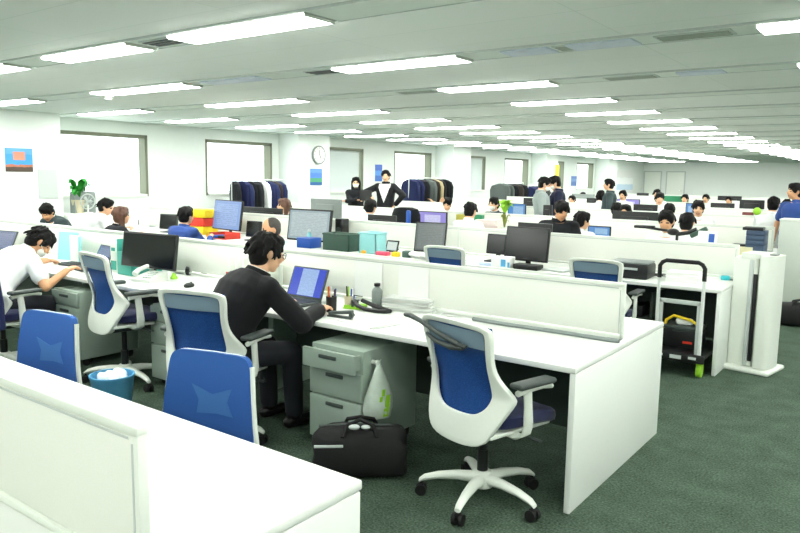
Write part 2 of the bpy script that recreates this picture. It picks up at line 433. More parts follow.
vent(600, 100, .6, 'grey air vent beside the fourth row light')
for px, py, L, lab in ((603, 42, .5, 'bluish unlit lamp cover in the second ceiling row'), (525, 48, .4, 'faint bluish unlit lamp cover beside a light in the second row'), (235, 79, .9, 'bluish unlit lamp cover left of the middle in the second row'), (700, 70, .4, 'bluish unlit lamp cover in the third ceiling row')):
    p = atz(px, py, ZC); k = round((p.y-3.44)/1.8)
    mb = MB(); mb.box((0, 0, -.008), (L, .24, .016), 0, .004); tag(mb.build('unlit_lamp_cover', UNLIT, loc=(p.x, 3.44+1.8*k, ZC-.012)), lab, 'lamp cover', 'unlit lamp covers')
p = atz(108, 94, ZC); sd = thing('smoke_detector', 'small round white smoke detector under the second ceiling row', 'smoke detector', (p.x, p.y, ZC-.012))
mb = MB(); mb.lathe([(.001, -.07), (.05, -.065), (.055, -.045)], n=20); mb.build('sensor', LGREY, sd)
mb = MB(); mb.lathe([(.06, -.045), (.07, -.02), (.07, 0)], n=20); mb.build('base', W_PLAS, sd)
p = atz(572, 33, ZC)

# world: bright overcast sky outside
wd = bpy.data.worlds.new('sky'); sc.world = wd; wd.use_nodes = True
bgn = wd.node_tree.nodes['Background']; bgn.inputs[0].default_value = (.95, .99, 1, 1); bgn.inputs[1].default_value = 4.0
sc.view_settings.view_transform = 'Standard'; sc.view_settings.look = 'None'; sc.view_settings.exposure = .1; sc.view_settings.gamma = 1
sc.view_settings.use_curve_mapping = False
sc.cycles.use_denoising = True; sc.cycles.max_bounces = 8; sc.cycles.diffuse_bounces = 5; sc.cycles.sample_clamp_indirect = 6

# ------------------------------------------------------------------ benches and partitions
BX0, BX1 = -10.0, -1.23
def by(k): return 3.77+3.03*(k-1) if k else .82           # centre line of bench k (k = 0 is the nearest)
def bench(k, x0, x1, lab):
    t = thing('bench_desk', lab, 'bench desk', ((x0+x1)/2, by(k), 0), 0, 'white bench desks'); L = x1-x0
    mb = MB(); mb.box((0, 0, .705), (L, 1.4, .03), 0, .006); mb.build('tabletop', W_DESK, t)
    for s in (-1, 1):
        mb = MB(); mb.box((s*(L/2-.016), 0, .3445), (.032, 1.385, .689), 0, .006); mb.build('end_panel', W_PANEL, t)
    n = max(1, round(L/1.25))
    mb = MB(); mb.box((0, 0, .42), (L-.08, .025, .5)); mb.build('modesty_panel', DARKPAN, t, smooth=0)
    for i in range(1, n, 2):
        x = -L/2+L*i/n
        mb = MB(); mb.box((x, 0, .35), (.05, .5, .66), 0, .004); mb.box((x, 0, .67), (.06, 1.2, .04), 0, .004); mb.build('leg_frame', GREYMET, t)
    for s in (-1, 1):
        mb = MB(); mb.box((0, s*.06, .62), (L-.2, .08, .01)); mb.box((0, s*.1, .64), (L-.2, .005, .05)); mb.build('cable_tray', GREYMET, t, smooth=0)
    return t
def partition(k, x0, x1, h, lab, y=None):
    L = x1-x0; z0 = .735
    t = thing('desk_partition', lab, 'partition', ((x0+x1)/2, by(k) if y is None else y, .72), 0, 'desk partitions'); H = h-.72
    n = max(1, round(L/2.5)); w = L/n
    for i in range(n):
        x = -L/2+w*(i+.5)
        mb = MB(); mb.box((x, 0, .015+H/2), (w-.03, .018, H-.05), 0, .003); mb.build('fabric_panel', FABRIC, t)
    mb = MB()
    for s in (-1, 1): mb.box((s*(L/2-.009), 0, .006+H/2), (.018, .026, H-.014), 0, .004)
    for i in range(1, n): mb.box((-L/2+w*i, 0, .01+H/2), (.03, .024, H-.024), 0, .003)
    mb.box((0, 0, H-.011), (L+.001, .028, .022), 0, .005); mb.box((0, 0, .022), (L, .026, .02), 0, .004)
    mb.build('frame', W_PLAS, t)
    mb = MB()
    for s in (-1, 1): mb.box((0, s*.0095, H-.03), (L-.07, .003, .006)); mb.box((L/2-.024, s*.0095, H/2), (.005, .003, H-.08)); mb.box((-L/2+.024, s*.0095, H/2), (.005, .003, H-.08))
    mb.build('groove_trim', GROOVE, t, smooth=0)
    for s in (-1, 1):
        mb = MB(); mb.box((s*(L/2-.05), 0, .006), (.07, .09, .012), 0, .003); mb.build('foot_bracket', MGREY, t)
    return t
DESKN = ['nearest white bench desk across the lower left corner', 'white bench desk where the man in the dark suit works', 'white bench desk with the hand truck parked at its end',
         'white bench desk in front of the standing pair and the far tall panel', 'fourth white bench desk back, behind the people standing', 'fifth white bench desk back, mostly behind others', 'sixth white bench desk back, mostly behind others', 'seventh white bench desk back, mostly behind others', 'eighth white bench desk back, mostly behind others', 'ninth white bench desk back, near the far wall']
bench(0, -5.0, -1.235, DESKN[0])
bench(1, BX0, BX1, DESKN[1]); bench(2, BX0, -1.25, DESKN[2]); bench(3, BX0, -1.42, DESKN[3])
for k in range(4, 10): bench(k, BX0, -1.3, DESKN[k])
PARN = ['nearest cream fabric partition with white frame in the lower left', 'long cream partition behind the laptop of the man in the dark suit', 'long cream partition behind the printer and the black monitors', 'partition behind the blue tray tower',
        'fourth partition from the camera', 'fifth partition from the camera', 'sixth partition from the camera', 'seventh partition from the camera', 'eighth partition from the camera', 'farthest partition near the far wall']
partition(0, -4.97, -1.25, 1.075, PARN[0])
partition(1, BX0+.03, -1.25, 1.04, PARN[1])
partition(2, BX0+.03, -1.27, 1.04, PARN[2])
for k in range(3, 10): partition(k, BX0+.03, -1.45, 1.04, PARN[k])

# ------------------------------------------------------------------ the mesh chair
def chair_parts(t, hanger=False):
    mb = MB()
    mb.lathe([(.03, .07), (.055, .075), (.06, .12), (.045, .15), (.035, .155)], n=20)
    for i in range(5):
        a = rad(-66+72*i); d = V((math.cos(a), math.sin(a), 0)); q = V((-d.y, d.x, 0))
        rings = []
        for s, z, w, h in ((.03, .115, .032, .03), (.12, .118, .028, .024), (.22, .108, .023, .019), (.29, .09, .019, .016), (.315, .074, .016, .01)):
            c = d*s+V((0, 0, z)); rings.append([c+q*(w*math.cos(2*PI*j/10))+V((0, 0, 1))*(h*math.sin(2*PI*j/10)) for j in range(10)])
        mb.ring_loft(rings)
    mb.build('star_base', W_PLAS, t)
    for i in range(5):
        a = rad(-66+72*i); d = V((math.cos(a), math.sin(a), 0)); q = V((-d.y, d.x, 0)); c = d*.305
        mb = MB()
        for s in (-1, 1): mb.cyl(c+q*(s*.008)+V((0, 0, .028)), c+q*(s*.026)+V((0, 0, .028)), .028, n=16)
        mb.box((c.x, c.y, .045), (.03, .03, .03), a, .006); mb.cyl(c+V((0, 0, .05)), c+V((0, 0, .08)), .008)
        mb.build('caster', BLACKR, t)
    mb = MB(); mb.cyl((0, 0, .14), (0, 0, .26), .027); mb.cyl((0, 0, .26), (0, 0, .36), .019); mb.build('gas_column', BLACK, t)
    mb = MB(); mb.box((0, -.01, .375), (.2, .26, .05), 0, .015); mb.cyl((.08, .06, .375), (.27, .08, .37), .008); mb.box((.27, .08, .37), (.05, .03, .012), 0, .005); mb.build('seat_mechanism', DGREY, t)
    mb = MB()                                                      # seat cushion
    rings = []
    for z, g in ((.425, .92), (.435, .985), (.455, 1.0), (.478, .985), (.49, .93)):
        ring = []
        for j in range(32):
            a = 2*PI*j/32; c, s = math.cos(a), math.sin(a)
            x = .245*g*math.copysign(abs(c)**.45, c); yy = .225*g*math.copysign(abs(s)**.45, s)+.095
            dz = -.025*max(0, (yy-.15)/.12)+.012*(abs(x)/.24)**2
            ring.append((x, yy, z+dz))
        rings.append(ring)
    mb.ring_loft(rings); mb.build('seat_cushion', NAVY, t)
    mb = MB(); mb.box((0, .04, .412), (.42, .42, .022), 0, .01); mb.tube([(-.1, -.17, .40), (-.05, .0, .395), (0, .2, .4)], .012); mb.build('seat_shell', W_PLAS, t)
    # back frame
    def yb(z, x=0): return -.185-.19*max(0, z-.62)**1.15-.1*max(0, .5-z)+(.45+.8*math.exp(-((z-.6)/.13)**2))*x*x
    OUT = [(0, .945), (.11, .942), (.19, .937), (.225, .92), (.232, .89), (.226, .84), (.216, .78), (.216, .72), (.236, .665), (.28, .605), (.282, .58), (.258, .53), (.228, .46), (.2, .4), (.16, .362), (.08, .35), (0, .348)]
    INN = [(0, .917), (.10, .915), (.17, .91), (.19, .9), (.194, .88), (.19, .84), (.184, .78), (.182, .72), (.184, .665), (.188, .61), (.186, .59), (.17, .55), (.14, .52), (.11, .503), (.08, .497), (.04, .495), (0, .495)]
    o = OUT+[(-x, z) for x, z in reversed(OUT[1:-1])]; n_ = INN+[(-x, z) for x, z in reversed(INN[1:-1])]
    def pt(p, off): return V((p[0], yb(p[1], p[0])+off, p[1]))
    mb = MB()
    mb.ring_loft([[pt(p, -.016) for p in o], [pt(p, .016) for p in o], [pt(p, .01) for p in n_], [pt(p, -.01) for p in n_]], cap=False, close=True)
    fr = mb.build('backrest_frame', W_PLAS, t); bake(fr, [('BEVEL', dict(width=.006, segments=2, angle_limit=rad(40))), ('SUBSURF', dict(levels=1))])
    for p in fr.data.polygons: p.use_smooth = True
    # blue mesh stretched over the front of the frame
    def sheet(z0, z1, off, inset):
        mb = MB(); rows = []
        for i in range(17):
            z = z0+(z1-z0)*i/16
            w = None
            for (xa, za), (xb, zb) in zip(OUT[3:-2], OUT[4:-1]):
                if za >= z >= zb: w = xa+(xb-xa)*(za-z)/max(za-zb, 1e-6)
            if w is None: w = .226
            w -= inset
            rows.append([V((w*(j/6-1), yb(z, w*(j/6-1))+off, z)) for j in range(13)])
        back = [[p+V((0, -.006, 0)) for p in r] for r in rows]
        for A, flip in ((rows, 0), (back, 1)):
            for i in range(16):
                for j in range(12):
                    q = [A[i][j], A[i][j+1], A[i+1][j+1], A[i+1][j]]
                    mb._add(q if not flip else q[::-1], [(0, 1, 2, 3)])
        bmesh.ops.remove_doubles(mb.bm, verts=mb.bm.verts, dist=1e-5)
        return mb
    sheet(.47, .927, .026, .014).build('backrest_mesh', BLUEMESH, t, recalc=False)
    mb = MB()                                                      # grey band seen through the top of the frame
    rows = [[pt((x*.186, z), -.004) for x in [j/6-1 for j in range(13)]] for z in (.825, .85, .88, .908)]
    for i in range(3):
        for j in range(12): mb._add([rows[i][j], rows[i][j+1], rows[i+1][j+1], rows[i+1][j]], [(0, 1, 2, 3)]); mb._add([p+V((0, .004, 0)) for p in (rows[i][j], rows[i+1][j], rows[i+1][j+1], rows[i][j+1])], [(0, 1, 2, 3)])
    mb.build('upper_mesh_band', GREYMESH, t, recalc=False)
    mb = MB()
    for s in (-1, 1): mb.tube([(s*.1, -.17, .385), (s*.05, -.08, .372), (s*.03, 0, .37)], [.03, .026, .02], 12)
    mb.build('back_bracket', W_PLAS, t)
    for s in (-1, 1):
        mb = MB()
        rings = []
        for (x, yy, z, w, h) in ((.12, .0, .395, .035, .012), (.22, -.0, .392, .034, .014), (.268, .0, .41, .032, .018), (.282, -.0, .46, .03, .016), (.286, -.01, .55, .026, .013), (.288, -.02, .63, .026, .014)):
            ang = 0 if x < .25 else (.9 if x < .28 else PI/2)
            ring = []
            for j in range(12):
                c, q = math.cos(2*PI*j/12), math.sin(2*PI*j/12)
                ring.append(V((s*(x+h*q*math.sin(ang)), yy+w*c, z+h*q*math.cos(ang)*1.0)))
            rings.append(ring)
        mb.ring_loft(rings)
        mb.tube([(s*.288, -.09, .63), (s*.288, -.02, .642), (s*.288, .08, .645), (s*.286, .15, .628)], [.014, .018, .018, .012], 10)
        ar = mb.build('armrest', W_PLAS, t)
        mb = MB(); mb.box((s*.286, .02, .664), (.075, .25, .026), 0, .012, seg=3); mb.build('arm_pad', DGREY, ar)
    return t
chair0 = None
def chair(x, y, face, lab, hanger=False):
    """face: degrees from +Y, counter-clockwise positive"""
    global chair0
    if chair0 is None:
        chair0 = thing('office_chair', lab, 'office chair', (x, y, 0), rad(face), 'blue mesh office chairs'); chair_parts(chair0); t = chair0
    else: t = dup(chair0, (x, y, 0), rad(face), lab)
    return t
hero = chair(-1.645, 2.965, -15, 'empty white framed blue mesh chair at the bench end, coat hanger on its back')
chair(-3.32, 2.68, 14, 'blue mesh chair the man in the dark suit sits on')
c3 = chair(-4.74, 2.98, -8, 'empty white framed chair side-on behind the light blue bin')
for o in kids(c3):
    if o.name.split('.')[0] not in ('star_base', 'caster', 'gas_column'): o.location.z = .07
mb = MB(); mb.cyl((0, 0, .3), (0, 0, .43), .019); mb.build('lift_rod', BLACK, c3)
chair(-5.78, 2.58, 6, 'office chair under the man in the white shirt bent over')
def low_chair_parts(t):
    for o in kids(chair0):
        st = o.name.split('.')[0]
        if st in ('star_base', 'caster', 'gas_column', 'seat_mechanism', 'seat_cushion', 'seat_shell', 'back_bracket'): dup(o, parent=t)
    def yb(z, x): return -.19-.12*max(0, z-.6)+.35*x*x
    OL = []
    for j in range(40):
        a = 2*PI*j/40; c, q = math.cos(a), math.sin(a); z = .635+.19*math.copysign(abs(q)**.22, q)
        OL.append((math.copysign(abs(c)**.22, c)*(.215-.02*(z-.635)/.19), z))
    mb = MB(); mb.tube([(x, yb(z, x)-.004, z) for x, z in OL], .008, 8, close=True)
    for sx in (-1, 1): mb.tube([(sx*(.222-.02*(z-.635)/.19), yb(z, .21)-.002, z) for z in (.46, .55, .65, .75, .79)], .013, 8)
    mb.tube([(-.1, yb(.45, .1), .45), (-.09, -.16, .4)], .016); mb.tube([(.1, yb(.45, .1), .45), (.09, -.16, .4)], .016); mb.build('backrest_frame', W_PLAS, t)
    mb = MB()
    def disc(off, g, zc=.635):
        return [[V((x*u*g, yb(zc+(z-.635)*u*g, x*u*g)+off, zc+(z-.635)*u*g)) for x, z in OL] for u in (1, .85, .6, .3, .02)]
    f1 = disc(.016, 1.035); f2 = disc(-.012, 1.035); mb.ring_loft(list(reversed(f2))+f1); mb.build('backrest_mesh', BLUELIT, t)
    mb = MB()
    pts = [(-.12, .69), (-.02, .655), (.09, .69), (.05, .625), (.06, .565), (-.05, .575), (-.13, .57), (-.1, .63)]
    mb.ring_loft([[V((x, yb(z, x)+.0165, z)) for x, z in pts], [V((x, yb(z, x)+.0185, z)) for x, z in pts]]); mb.build('lumbar_patch', LUMBAR, t)
for x, y, fc, lab in ((-2.35, 1.72, 194, 'front-lit blue mesh chair at the near desk, nearest the suited man'), (-3.71, 1.72, 190, 'front-lit blue mesh chair at the near desk, left of the light blue bin')):
    low_chair_parts(thing('task_chair', lab, 'office chair', (x, y, 0), rad(fc), 'low blue mesh chairs'))
chair(-2.14, 5.85, 2, 'blue mesh chair with white frame left of the black printer')
chair(-3.62, 5.85, 0, 'pale topped mesh chair left of the black desk monitor')
mb = MB()
mb.tube([(-.37, -.21, .9), (-.3, -.235, .91), (-.2, -.25, .9), (-.07, -.262, .87), (.08, -.262, .84)], [.01, .013, .011, .012, .015], 10)
mb.tube([(-.17, -.235, .845), (-.08, -.262, .83), (.02, -.265, .82), (.1, -.262, .828)], [.008, .012, .014, .01], 10)
mb.tube([(.08, -.262, .84), (.12, -.258, .836), (.1, -.262, .828)], .012, 8)
mb.build('coat_hanger', DGREY, hero)

# ------------------------------------------------------------------ drawer pedestals
ped0 = None
def pedestal(x, y, lab, open_top=0.):
    t = thing('drawer_pedestal', lab, 'drawer unit', (x, y, 0), 0, 'grey steel drawer units')
    mb = MB(); mb.box((0, .02, .34), (.39, .52, .56), 0, .006); mb.build('carcass', GREYMET, t)
    for z, h, o in ((.555, .11, open_top), (.41, .16, 0), (.19, .255, 0)):
        mb = MB(); mb.box((0, -.25-o, z), (.388, .022, h), 0, .004)
        if o:
            mb.box((0, -.24-o/2, z-.04), (.33, o, .01)); mb.box((-.165, -.24-o/2, z), (.01, o, .08)); mb.box((.165, -.24-o/2, z), (.01, o, .08))
        d = mb.build('drawer', GREYMET, t)
        mb = MB(); mb.box((0, -.263-o, z+h/2-.035), (.13, .012, .022), 0, .005); mb.build('drawer_handle', DGREY, d)
    for sx in (-1, 1):
        for yy in (-.18, .22):
            mb = MB(); mb.cyl((sx*.15, yy, .025), (sx*.15+.02, yy, .025), .025); mb.box((sx*.15+.01, yy, .05), (.03, .04, .03)); mb.build('caster', BLACKR, t)
    return t
p1 = pedestal(-2.62, 3.22, 'grey drawer unit with its top drawer pulled out, beside the black bag', .06)
mb = MB(); mb.cyl((.195, -.16, .55), (.225, -.16, .55), .012); mb.ell((.23, -.16, .55), (.012, .018, .018)); mb.build('lock_knob', W_PLAS, p1)
pedestal(-5.6, 3.25, 'grey drawer unit under the desk of the man in the white shirt')
pedestal(-4.37, 3.35, 'grey drawer unit between the side-on chair and the suited man\'s chair')

# ------------------------------------------------------------------ people
def ik(S, W, a, b, pole):
    d = W-S; L = d.length
    if L > (a+b)*.985: W = S+d.normalized()*(a+b)*.985; d = W-S; L = d.length
    x = (a*a-b*b+L*L)/(2*L); h = math.sqrt(max(0, a*a-x*x)); n = d.normalized()
    p = (pole-n*pole.dot(n)).normalized()
    return S+n*x+p*h, W
def person(label, head, hip, face, top='shirt', topm=None, skin=None, hair='short', hairm=None, legs=None, stand=False, hpitch=0, hyaw=0, hroll=0,
           hands=None, mask=False, glasses=False, short=False, vox=.018, fine=False, tie=None, fem=False, foot=None, bulge=.03, group=None, lower=True, elbow=(0, -.35, -.8), vopen=.07):
    skin = skin or SKIN; topm = topm or SHIRT; hairm = hairm or HAIR; legs = legs or TROUS
    f = V((-math.sin(rad(face)), math.cos(rad(face)), 0)); r = V((f.y, -f.x, 0)); z = V((0, 0, 1))
    org = V((hip[0], hip[1], 0)); H = V(head)-org; P = V(hip)-org
    t = thing('person', label, 'person', org, 0, group)
    # head frame
    R = Matrix((r, f, z)).transposed() @ Matrix.Rotation(rad(hyaw), 3, 'Z') @ Matrix.Rotation(rad(-hpitch), 3, 'X') @ Matrix.Rotation(rad(hroll), 3, 'Y')
    hl = lambda x, y, w: H+R @ V((x, y, w))
    neck = hl(0, -.042, -.1)+V((0, 0, -.01)); neck = V((neck.x, neck.y, max(neck.z, P.z+.38)))
    N0 = neck-z*.045
    spine = N0-P; sd = spine.normalized()
    def sp(u): return P+spine*u-f*(bulge*4*u*(1-u))
    k = .92 if fem else 1.
    sw = .212*k
    ST = [(-.08, .15, .105), (.05, .172*(1.04 if fem else 1), .125), (.22, .164*k, .12), (.4, .155*k, .115), (.6, .17*k, .125), (.78, .186*k, .128), (.9, .165*k, .105), (.985, .1, .078)]
    def torso(mb, g, u0=-.1, u1=2):
        rings = []
        for u, a, b in ST:
            if u < u0 or u > u1: continue
            c = sp(u); tg = (sp(u+.02)-sp(u-.02)).normalized(); ff = r.cross(tg); ff = -ff if ff.dot(f) < 0 else ff
            rings.append([c+r*((a+g)*math.copysign(abs(math.cos(q))**.85, math.cos(q)))+ff*((b+g)*math.copysign(abs(math.sin(q))**.85, math.sin(q))) for q in [2*PI*j/20 for j in range(20)]])
        mb.ring_loft(rings)
    tg1 = (sp(.9)-sp(.86)).normalized()
    SH = [sp(.88)+r*(s*(sw-.035))+f*.005 for s in (-1, 1)]
    if hands is None:
        hands = [P+f*.36+r*(s*.16)+z*.22 for s in (-1, 1)] if not stand else [P+r*(s*.25)-z*.08+f*.04 for s in (-1, 1)]
    else: hands = [V(h)-org for h in hands]
    arms = []
    for s, S, W in zip((-1, 1), SH, hands):
        pole = r*(s*(.55 if not stand else .8))+f*elbow[1]+z*elbow[2]
        E, W2 = ik(S, W, .285*k, .245*k, pole); arms.append((S, E, W2))
    HIPS = [P+r*(s*.085)-z*.02 for s in (-1, 1)]
    leg = []
    for s, Hp in zip((-1, 1), HIPS):
        if stand:
            A = V((Hp.x, Hp.y, .075))+r*(s*.03)+f*(.05*s); K = (Hp+A)*.5+f*.03
        else:
            fd = f*.40+r*(s*.05) if foot is None else V(foot)*.40+r*(s*.05)
            K = Hp+fd; K.z = .49; A = K+f*.02; A.z = .075
        leg.append((Hp, K, A))
    # --- body: one continuous surface
    mb = MB()
    mb.ell(hl(0, -.005, .02), (.075, .094, .098), R); mb.ell(hl(0, .03, -.05), (.056, .062, .06), R); mb.ell(hl(0, .058, -.092), (.026, .024, .02), R)
    mb.capsule(hl(0, .094, .012), hl(0, .108, -.022), .009, .014)
    for s in (-1, 1):
        mb.ell(hl(s*.078, -.008, -.005), (.012, .02, .033), R @ Matrix.Rotation(rad(-12*s), 3, 'Z'))
        mb.ell(hl(s*.032, .078, -.03), (.024, .018, .02), R)
    mb.ell(hl(0, .082, -.06), (.024, .014, .014), R)
    mb.capsule(hl(0, -.028, -.05), neck-z*.06, .056*k, .062*k)
    torso(mb, 0)
    for s, (S, E, W) in zip((-1, 1), arms):
        mb.capsule(sp(.9)+r*(s*.04), S, .06, .052*k); mb.capsule(S, E, .05*k, .04*k); mb.capsule(E, W, .04*k, .028*k)
        d = (W-E).normalized(); d = (d*.8+f*.2-z*.05).normalized() if not stand else d
        sd_ = d.cross(z); sd_ = (sd_.normalized() if sd_.length > .2 else f.cross(d).normalized()); n = sd_.cross(d).normalized()
        if n.z > 0: n = -n                                       # n points out of the palm (down)
        if stand and abs(d.z) > .7: sd_ = f*1.0; n = -r*s
        inner = sd_ if (sd_.dot(r)*s < 0 or (stand and abs(d.z) > .7)) else -sd_
        B = W+d*.02; Q = W+d*.085
        RP = Matrix((inner, d, n)).transposed()
        mb.ell(W+d*.05, (.04, .052, .017), RP)
        for i, (o, L) in enumerate(((.028, .07), (.01, .078), (-.009, .072), (-.027, .056))):
            a0 = Q+inner*o-d*.01; a1 = a0+d*(L*.45)+n*.008; a2 = a1+d*(L*.3)+n*(L*.3); a3 = a2+d*(L*.12)+n*(L*.25)
            mb.capsule(a0, a1, .0095, .009, 8); mb.capsule(a1, a2, .009, .0082, 8); mb.capsule(a2, a3, .0082, .007, 8)
        b0 = W+d*.025+inner*.03; b1 = b0+inner*.028+d*.025+n*.008; b2 = b1+d*.03+n*.008; mb.capsule(b0, b1, .013, .011, 8); mb.capsule(b1, b2, .011, .008, 8)
    if lower:
        for Hp, K, A in leg:
            mb.capsule(Hp, K, .085, .058); mb.capsule(K, A, .055, .038); mb.capsule(A-f*.03-z*.035, A+f*.14-z*.04, .035, .028)
    body = mb.build('body', [skin, EYE_M, LIP], t)
    bake(body, [('REMESH', dict(mode='VOXEL', voxel_size=vox if not fine else .0062)), ('SMOOTH', dict(factor=.5, iterations=2 if not fine else 4))])
    Ri = R.transposed()
    for p in body.data.polygons:
        p.use_smooth = True
        q = Ri @ (p.center-H)
        if q.y > .05 and q.z < .06:
            if abs(abs(q.x)-.031) < .014 and abs(q.z-.004) < .006: p.material_index = 1
            elif abs(abs(q.x)-.032) < .018 and abs(q.z-.03) < .005: p.material_index = 1
            elif abs(q.x) < .022 and abs(q.z+.066) < .007: p.material_index = 2
    # --- hair
    mb = MB(); rh = random.Random(hash(round(H.z*1000)+round(org.x*100)) & 255)
    if hair == 'bald':
        mb.ell(hl(0, -.035, -.0), (.083, .066, .082), R); mb.ell(hl(0, -.02, .032), (.082, .09, .088), R)
    else:
        mb.ell(hl(0, -.014, .03), (.085, .1, .098), R); mb.ell(hl(0, -.045, -.025), (.078, .062, .08), R); mb.ell(hl(0, .045, .078), (.066, .05, .042), R)
        for s in (-1, 1): mb.ell(hl(s*.07, .018, .03), (.016, .035, .045), R)
        if hair == 'long':
            mb.ring_loft([[hl(a*math.cos(q), -.03+b*math.sin(q), w) for q in [2*PI*j/16 for j in range(16)]] for a, b, w in ((.08, .055, .04), (.088, .05, -.03), (.09, .042, -.1), (.086, .036, -.17), (.06, .025, -.22))])
            for s in (-1, 1): mb.capsule(hl(s*.08, -.005, .02), hl(s*.085, -.01, -.13), .024, .018)
        nl = 70 if fine else 16
        for i in range(nl):
            a = rh.uniform(-PI, PI); e = rh.uniform(-.25, 1.1)
            dv = V((math.cos(e)*math.sin(a)*.086, -math.cos(e)*math.cos(a)*.1-.014, math.sin(e)*.1+.03))
            if dv.y > .05 and dv.z < .07: continue
            dn = V((dv.x*.25, dv.y*.25+rh.uniform(-.01, .01), -.045*math.cos(e)-.004)); mb.capsule(hl(*dv), hl(*(dv+dn)), .014 if fine else .017, .008, 8)
    ho = mb.build('hair', hairm, t); bake(ho, [('REMESH', dict(mode='VOXEL', voxel_size=.006 if fine else .012)), ('SMOOTH', dict(factor=.5, iterations=2))])
    for p in ho.data.polygons: p.use_smooth = True
    # --- clothes
    g = {'shirt': .012, 'suit': .02}[top]
    def garment(name, g, m, long_, front_open=0, vx=None):
        mb = MB(); torso(mb, g, u1=1)
        for s, (S, E, W) in zip((-1, 1), arms):
            mb.capsule(sp(.9)+r*(s*.05), S, .06+g*.5, .056*k+g)
            if long_:
                mb.capsule(S, E, .052*k+g, .046*k+g); mb.capsule(E, E.lerp(W, .93), .046*k+g, .035*k+g*.8)
            else: mb.capsule(S, S.lerp(E, .62), .055*k+g, .058*k+g)
        if stand and g > .015: mb.ring_loft([[sp(u)+r*(a*math.cos(q))+f*(b*math.sin(q)) for q in [2*PI*j/20 for j in range(20)]] for u, a, b in ((.1, .19, .145), (-.1, .2, .15), (-.3, .2, .15))])
        o = mb.build(name, m, t); bake(o, [('REMESH', dict(mode='VOXEL', voxel_size=vx or max(.009, vox*.8))), ('SMOOTH', dict(factor=.5, iterations=4))])
        if front_open:
            b = bmesh.new(); b.from_mesh(o.data); kill = []
            for fc in b.faces:
                c = fc.calc_center_median(); u = (c-P).dot(sd)/spine.length; q = c-sp(max(0, min(1, u))); x = q.dot(r)
                if q.dot(f) > .02 and abs(x) < front_open*max(.0, min(1.2, (u-.25)/.5)) and u < 1.05: kill.append(fc)
            bmesh.ops.delete(b, geom=kill, context='FACES'); b.to_mesh(o.data); b.free()
        for p in o.data.polygons: p.use_smooth = True
        return o
    def collar(m, rr, hgt, parent):
        mb = MB(); c = neck-z*.035; tl = (neck-sp(.85)).normalized(); Rq = tl.to_track_quat('Z', 'Y').to_matrix()
        mb.ring_loft([[c+Rq @ V((q*math.cos(2*PI*j/20), q*math.sin(2*PI*j/20), w)) for j in range(20)] for q, w in ((rr+.012, -.02), (rr+.01, 0), (rr, hgt), (rr-.008, hgt), (rr-.006, 0))], cap=False)
        return mb.build('collar', m, parent)
    vx = .009 if fine else None
    if top == 'suit':
        sh = garment('shirt', .008, SHIRT, True, 0, vx); collar(SHIRT, .066, .036, sh)
        jk = garment('jacket', g, topm, True, vopen, vx); collar(topm, .076, .032, jk)
        if tie:
            mb = MB(); tp = [sp(u)+f*(b_+.012+.01) for u, b_ in ((.95, .07), (.8, .118), (.6, .12), (.4, .112))]
            mb.ring_loft([[p+r*(w*c)+f*(.006*s_) for c, s_ in ((-1, -1), (1, -1), (1, 1), (-1, 1))] for p, w in zip(tp, (.016, .02, .03, .036))]); mb.build('necktie', tie, t)
    else:
        sh = garment('shirt', g, topm, not short, 0, vx); collar(topm, .067, .035, sh)
    if lower:
        mb = MB(); torso(mb, .012 if top != 'suit' else .008, u1=.2)
        for Hp, K, A in leg: mb.capsule(Hp, K, .1, .072); mb.capsule(K, A.lerp(K, .08), .07, .06)
        tr_ = mb.build('trousers', legs, t); bake(tr_, [('REMESH', dict(mode='VOXEL', voxel_size=max(.014, vox))), ('SMOOTH', dict(factor=.5, iterations=4))])
        for p in tr_.data.polygons: p.use_smooth = True
        for Hp, K, A in leg:
            mb = MB(); mb.capsule(A-f*.035-z*.035, A+f*.16-z*.042, .042, .034); mb.ell(A-z*.0, (.045, .05, .04))
            for v in mb.bm.verts: v.co.z = max(v.co.z, .001)
            mb.build('shoe', SHOE, t)
    if mask:
        mb = MB(); mb.ell(hl(0, .052, -.056), (.058, .062, .046), R); mk = mb.build('face_mask', PAPER, t)
        mb = MB()
        for s in (-1, 1): mb.tube([hl(s*.055, .06, -.04), hl(s*.075, .02, -.02), hl(s*.083, -.015, .012)], .0025, 6)
        mb.build('ear_loop', PAPER, mk)
    if glasses:
        mb = MB()
        for s in (-1, 1):
            mb.tube([hl(s*.034+.024*math.cos(a), .106-.004*abs(math.cos(a)), .002+.018*math.sin(a)) for a in [2*PI*j/14 for j in range(14)]], .0022, 6, close=True)
            mb.tube([hl(s*.058, .1, .006), hl(s*.079, .05, .006), hl(s*.084, -.01, .0)], .0022, 6)
        mb.tube([hl(-.01, .106, .006), hl(.01, .106, .006)], .0022, 6); mb.build('glasses', DGREY, t)
    return t
def seat(label, px, py, Y, face, dy=None, dz=0, fl=.0, **kw):
    """a seated person whose crown shows at pixel (px, py) at depth Y"""
    p = aty(px, py, Y); c = V((p.x, p.y, p.z-.125))
    f = V((-math.sin(rad(face)), math.cos(rad(face)), 0))
    hip = V((c.x, c.y, .53))-f*(.10+fl)
    return person(label, c, hip, face, **kw)

